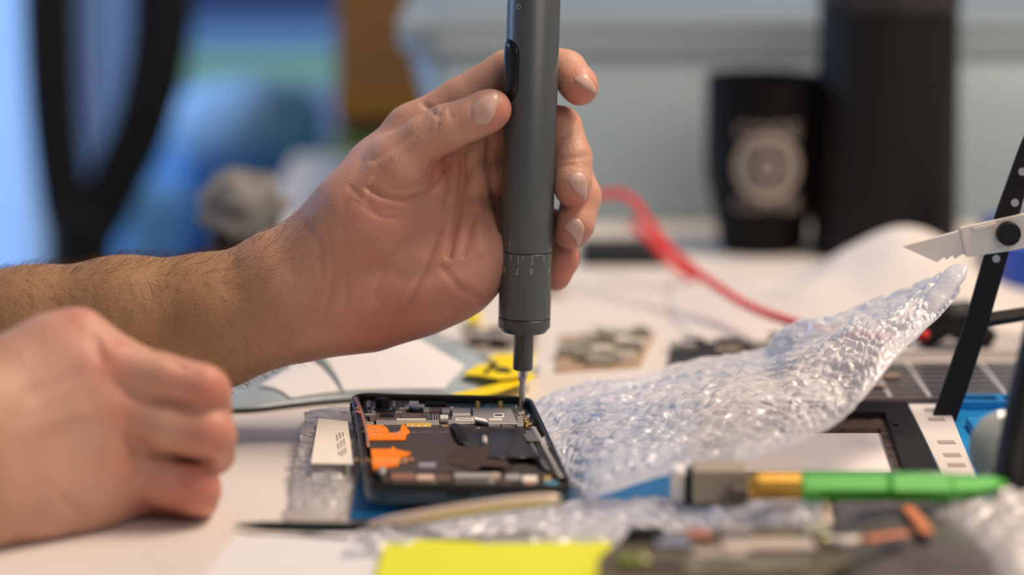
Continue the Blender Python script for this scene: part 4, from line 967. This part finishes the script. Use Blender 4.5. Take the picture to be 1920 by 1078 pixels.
def bubble_sheet(name, top, bot, nu, nv, pitch, amp, mat_, bulge=0, seed=0, crum=.002, parent=None, midlift=None):
    T = cat(top, nu); B = cat(bot, nu); V = np.zeros((nv, nu, 3))
    for j in range(nv):
        v = j / (nv - 1)
        for i in range(nu):
            p = T[i].lerp(B[i], v); V[j, i] = (p.x, p.y, p.z + bulge * math.sin(math.pi * v))
            if midlift: V[j, i, 2] += midlift(i / (nu - 1), v)
    du = np.gradient(V, axis=1); dv = np.gradient(V, axis=0); Nn = np.cross(du, dv); Nn /= np.linalg.norm(Nn, axis=2)[..., None] + 1e-12
    if Nn[..., 2].mean() < 0: Nn = -Nn
    lu = np.cumsum(np.linalg.norm(du, axis=2), 1); lv = np.cumsum(np.linalg.norm(dv, axis=2), 0)
    ju = lu / pitch + 1.3 * (vnoise(lu * 45, lv * 45, seed) - .5) + .5 * (vnoise(lu * 120, lv * 120, seed + 1) - .5); jv = lv / (pitch * .866) + 1.3 * (vnoise(lu * 45 + 7, lv * 45, seed + 3) - .5) + .5 * (vnoise(lu * 120 + 5, lv * 120, seed + 4) - .5)
    row = np.floor(jv); uo = ju + .5 * (row % 2); r2 = ((uo - np.floor(uo) - .5) ** 2 + ((jv - row - .5) * .866) ** 2) / .44 ** 2
    bub = np.clip(1 - r2, 0, 1) ** .8 * amp * (.15 + 1.1 * vnoise(np.floor(uo) * 1.7 + 40, row * 1.3, seed))
    wx = 1.6 * vnoise(lu * 90, lv * 90, seed + 11); c1 = 1 - np.abs(2 * vnoise(lu * 110 + wx, lv * 260 - lu * 90 + wx, seed + 5) - 1); c2 = 1 - np.abs(2 * vnoise(lu * 260 + wx * 2, lv * 520 + lu * 200, seed + 9) - 1)
    disp = bub + crum * 1.3 * (vnoise(lu * 55, lv * 55, seed + 2) - .5) + crum * 2.2 * (vnoise(lu * 22 + lv * 9, lv * 30 - lu * 8, seed + 6) - .5) + crum * .48 * c1 ** 3 + crum * .15 * c2 ** 2
    ed = np.clip(np.linspace(0, 1, nv) * 12, .55, 1)[:, None] * np.clip((1 - np.linspace(0, 1, nv)) * 12, 0.15, 1)[:, None]
    V = V + Nn * (disp * ed)[..., None]
    V[..., 2] = np.maximum(V[..., 2], .0032 if name != 'bubble_wrap_low' else .0006)
    mb = MB(); mb.v = [tuple(p) for p in V.reshape(-1, 3).tolist()]
    mb.f = [(j * nu + i, j * nu + i + 1, (j + 1) * nu + i + 1, (j + 1) * nu + i) for j in range(nv - 1) for i in range(nu - 1)]
    return mb.build(name.replace('_low', ''), mat_, parent, smooth=True)
topc = [G(975, 768, .004), P(1003, 756, 1.178), P(1060, 741, 1.188), P(1150, 720, 1.19), P(1260, 692, 1.195), P(1370, 670, 1.195), P(1438, 660, 1.19), P(1455, 636, 1.185), P(1488, 612, 1.18), P(1520, 604, 1.175), P(1540, 612, 1.172), P(1600, 592, 1.17), P(1690, 560, 1.165), P(1758, 536, 1.16), P(1765, 534, 1.16)]
botc = [G(1035, 925, .004), G(1078, 934, .004), P(1120, 932, .985), P(1250, 893, .995), P(1400, 862, 1.00), P(1480, 835, 1.01), P(1560, 800, 1.025), P(1625, 745, 1.045), P(1690, 665, 1.07), P(1745, 610, 1.09), P(1790, 560, 1.10), P(1800, 540, 1.10)]
bw = bubble_sheet('bubble_wrap', topc, botc, 500, 300, .0084, .0013, WR, bulge=.004, seed=1, crum=.0030)
tag(bw, 'large crumpled clear bubble wrap sheet rising right of the open phone', 'bubble wrap')
# rolled tip strip of the same sheet
tp = [P(1690, 640, 1.10), P(1740, 580, 1.105), P(1775, 535, 1.11), P(1803, 498, 1.115)]
mb = MB().tube(cat(tp, 30), [.0052, .0056, .0060, .0060] + [.0066] * 20 + [.0064, .0060, .0056, .005, .0044, .0034], 16, flat=.45)
mb.v = [(x + .0012 * (float(vnoise(x * 200, z * 200, 1)) - .5), y, z + .0016 * (float(vnoise(x * 200, z * 200, 5)) - .5)) for x, y, z in mb.v]
mb.build('folded_edge', WR, bw, smooth=True)
# clear bag left of the phone
cbg = empty('bubble_pouch', (*G(630, 880)[:2], 0))
T_ = [G(578, 772, .004) - cbg.location, G(615, 768, .006) - cbg.location, G(660, 770, .006) - cbg.location, G(690, 775, .004) - cbg.location]
B_ = [G(540, 972, .002) - cbg.location, G(580, 976, .004) - cbg.location, G(620, 974, .005) - cbg.location, G(652, 955, .004) - cbg.location]
bubble_sheet('bubble_film_low', T_, B_, 110, 200, .009, .0013, WR2, bulge=.003, seed=4, crum=.002, parent=cbg)
q = [G(x, y, .0115) - cbg.location for x, y in ((597, 784), (652, 790), (662, 870), (583, 868))]
MB().prism([(p.x, p.y) for p in q], .0110, .0115).build('paper_label', mat('cream_label', (.80, .74, .64), .6, bump=.3, bscale=150), cbg)
mb = MB()
for r in range(3):
    for k in range(11):
        x = 631 + r * 6 + k * .6; y = 812 + k * 4; 
        if (k * 7 + r * 3) % 4: a_ = G(x, y, .0117) - cbg.location; mb.box((a_.x, a_.y, .0117), (.0006, .0022, .0002))
mb.build('label_print', M_GREYP, cbg)
tag(cbg, 'flat clear bubble pouch with cream paper label left of the open phone', 'pouch')
# front sheet of bubble wrap under the tweezers and a white paper
fw = bubble_sheet('bubble_wrap_low', [G(690, 985, .002), G(850, 965, .003), G(1000, 945, .003), G(1150, 938, .003), G(1300, 945, .005), G(1440, 958, .010), G(1540, 962, .011)], [G(640, 1040, .002), G(850, 1032, .002), G(1000, 1030, .002), G(1150, 1030, .002), G(1300, 1010, .003), G(1440, 990, .010), G(1540, 992, .011)], 200, 90, .009, .0018, wrapmat('front_wrap', .85, (.76, .77, .84)), bulge=.0022, seed=11, crum=.002)
tag(fw, 'strip of bubble wrap lying in front of the phone, above the yellow note', 'bubble wrap')
fw2 = bubble_sheet('bubble_wrap_low', [P(1740, 950, .965), P(1790, 905, .975), P(1850, 885, .98), P(1960, 900, .985)], [G(1780, 1030, .003), G(1860, 1110, .003), G(1960, 1150, .003), G(2060, 1160, .003)], 120, 120, .009, .0018, wrapmat('corner_wrap', .9, (.74, .71, .70)), bulge=.004, seed=21, crum=.003)
tag(fw2, 'crumpled bubble wrap piece in the lower right corner by the black magnifier stem', 'bubble wrap')

# ------------------------------------------------------------------ foreground
q = gquad([(385, 1080), (440, 1008), (700, 1000), (900, 1015), (1160, 1030), (1220, 1140), (330, 1140)]); o = MB().prism([(p.x, p.y) for p in q], 0, .0006).build('paper_sheet', mat('cool_white_paper', (.74, .74, .76), .7)); tag(o, 'white paper sheet under the yellow sticky note at the bottom edge', 'paper')
q = gquad([(722, 1026), (1145, 1022), (1150, 1150), (690, 1150)], .001); o = MB().prism([(p.x, p.y) for p in q], .0026, .0036).build('sticky_note', M_YELLOW); tag(o, 'bright yellow green sticky note at the bottom edge', 'note')
# spudger / tweezers
tw = empty('tweezers', (*G(600, 986)[:2], .003)); Lt = tw.location
hp = [G(440, 984, .002), G(500, 986, .003), G(580, 988, .0035), G(660, 988, .0045), P(720, 984, .970)]
MB().tube(cat([p - Lt for p in hp], 24), [.0004, .0006, .0009, .0012, .0015, .0018, .002, .0021, .0022] + [.0023] * 12 + [.0021, .002, .0018], 12, flat=.8).build('handle', mat('dark_rubber', (.012, .016, .014), .5), tw, smooth=True)
mp = [P(690, 986, .968), P(760, 972, .962), P(860, 955, .958), P(960, 941, .956), P(1050, 933, .956)]
ta = MB().tube(cat([p - Lt for p in mp], 28), [.0015, .0018, .002, .0022] + [.0026] * 20 + [.0025, .0023, .0019, .0010], 12, flat=.75).build('blade', mat('pinkish_steel', (.80, .63, .53), .35, metal=.2), tw, smooth=True)
tb = MB().tube(cat([p - Lt + Vector((.002, .003, -.003)) for p in mp], 28), [.0012] * 27 + [.0006], 10, flat=.5).build('blade', M_GREYP, tw, smooth=True)
tag(tw, 'pair of tweezers with black handle end leaning on the phone front edge', 'tweezers')
# green pen with brass tip
gp = empty('precision_pen', (P(1640, 911, .955).x, .955, 0.0))
def penx(px_, py_): return P(px_, py_, .955) - gp.location
def rod(name, pts, rad, m, par, n=6): return MB().tube([penx(*p) for p in pts], [r * .000185 for r in rad], n).build(name, m, par, smooth=False)
rod('brass_tip', [(1402, 911), (1408, 911), (1420, 911), (1500, 911)], [14, 24, 26, 26], M_BRASS, gp, 10)
rod('barrel', [(1500, 911), (1506, 911), (1660, 911), (1664, 911), (1672, 912), (1780, 913), (1786, 913), (1830, 912), (1870, 906), (1888, 905)], [26, 29, 29, 25, 29, 28, 25, 22, 14, 6], M_GREEN, gp, 6)
tag(gp, 'bright green anodised pen tool with brass tip lying across the foreground', 'pen tool')
# grey camera module left of the pen
gm = empty('camera_module', (*G(1335, 945)[:2], .003))
def fgbox(name, x0, y0, x1, y1, Y, dep, m, par, bevel=.0008, drop=.0):
    a = P(x0, y0, Y) - par.location; b_ = P(x1, y1, Y) - par.location
    return MB().box(((a.x + b_.x) / 2, a.y + dep / 2, (a.z + max(0, b_.z)) / 2), (b_.x - a.x, dep, a.z - max(0, b_.z))).build(name, m, par, bevel=bevel)
fgbox('end_cap', 1259, 880, 1288, 945, .985, .012, M_WHITE, gm, .0022); fgbox('body', 1300, 882, 1402, 945, .978, .016, mat('warm_grey_metal', (.36, .31, .25), .5), gm, .001); fgbox('slot', 1286, 888, 1302, 945, .984, .010, M_BLACK, gm)
fgbox('foot', 1370, 915, 1412, 945, .972, .008, M_PCB, gm)
tag(gm, 'grey phone camera module with white end cap left of the brass tip', 'camera module')
# foreground circuit board
fb = empty('circuit_board', (*G(1370, 1090)[:2], .003)); Lb = fb.location
zb = .012
def fpt(x, y, z=zb): return G(x, y, z) - Lb
q = [fpt(1175, 1000), fpt(1530, 985), fpt(1600, 1050), fpt(1480, 1120), fpt(1130, 1130), fpt(1120, 1050)]
MB().prism([(p.x, p.y) for p in q], zb - .003 - .0015, zb - .003).build('substrate', mat('olive_board', (.10, .085, .055), .5, noise=.3, nscale=200), fb)
MB().prism([(p.x, p.y) for p in [fpt(1150, 1030), fpt(1560, 1010), fpt(1560, 1060), fpt(1150, 1075)]], 0, zb - .0046).build('lower_shell', M_GREYP, fb)
rr = random.Random(8)
for (x, y, sx, sy, h_, m) in ((1210, 1010, .012, .010, .003, M_BLACK), (1260, 1020, .012, .012, .0015, mat('blue_grey_shield', (.28, .31, .38), .4, metal=.4)), (1310, 1010, .008, .010, .0025, M_COPPER), (1440, 1030, .030, .014, .0022, mat('cream_shield', (.50, .42, .36), .45)), (1350, 1045, .018, .010, .002, M_BEIGE),
                              (1270, 1062, .028, .006, .002, M_PCB), (1400, 1068, .040, .005, .002, M_OLIVE), (1530, 1005, .010, .012, .003, M_OLIVE), (1190, 1060, .010, .01, .0025, mat('moss', (.16, .20, .03), .6)), (1380, 1005, .010, .008, .003, M_GREYP)):
    p = fpt(x, y); MB().box((p.x, p.y, zb - .003 + h_ / 2), (sx, sy, h_), rr.uniform(-.1, .1)).build('module', m, fb, bevel=.0005)
for (x, y) in ((1547, 1018), (1207, 1058)):
    p = fpt(x, y, zb + .001); MB().lathe([(.0022, zb - .003), (.0022, zb), (.0012, zb + .0004)], (p.x, p.y, 0), 20).build('screw', mat('pale_gold_screw', (.62, .55, .32), .4, metal=.5), fb, smooth=True)
tag(fb, 'blurred circuit board with brass screws right of the yellow note', 'circuit board')
# second board behind it
pcb([(1360, 955), (1560, 950), (1600, 985), (1400, 995)], 'blurred dark board between the green pen and the front circuit board', 10, 31, z=.004, mats=[M_GREYP, M_BLACK, M_BEIGE, M_CREAM], edge=M_BEIGE, hh=(.002, .006))
# dark grey film bag with orange flexes
mb = MB()
def dbf(u, v):
    a = G(1560, 950).lerp(G(1800, 945), u); b_ = G(1560, 1150).lerp(G(1960, 1150), u); p = a.lerp(b_, v)
    return (p.x, p.y, .004 + .009 * (math.sin(math.pi * u) * math.sin(math.pi * v)) ** .5 + .003 * (float(vnoise(u * 6, v * 6, 2)) - .5))
mb.grid(dbf, 50, 40); dbg = tag(mb.build('shielding_bag', M_DKBAG, smooth=True, solid=.0006), 'dark grey shielding bag in the lower right foreground', 'bag')
OC = mat('orange_copper_flex', (.62, .20, .09), .5)
for pts_, lab in (([(1620, 1012), (1660, 1005), (1702, 1000)], 'short orange copper flex lying level on the dark grey bag'), ([(1700, 950), (1722, 975), (1738, 1000)], 'slanted orange copper flex strip just below the green pen')):
    q = [G(x, y, .0165) for x, y in pts_]; tag(MB().tube(cat(q, 12), .0025, 8, flat=.3).build('flex_cable', OC, smooth=True), lab, 'flex cable')
q = [G(x, y, .015) for x, y in ((1560, 1012), (1585, 1015), (1615, 1012))]; tag(MB().tube(q, .0028, 8, flat=.5).build('connector', M_CREAM, smooth=True), 'small cream connector left of the level orange flex', 'connector')
bpy.context.view_layer.update()
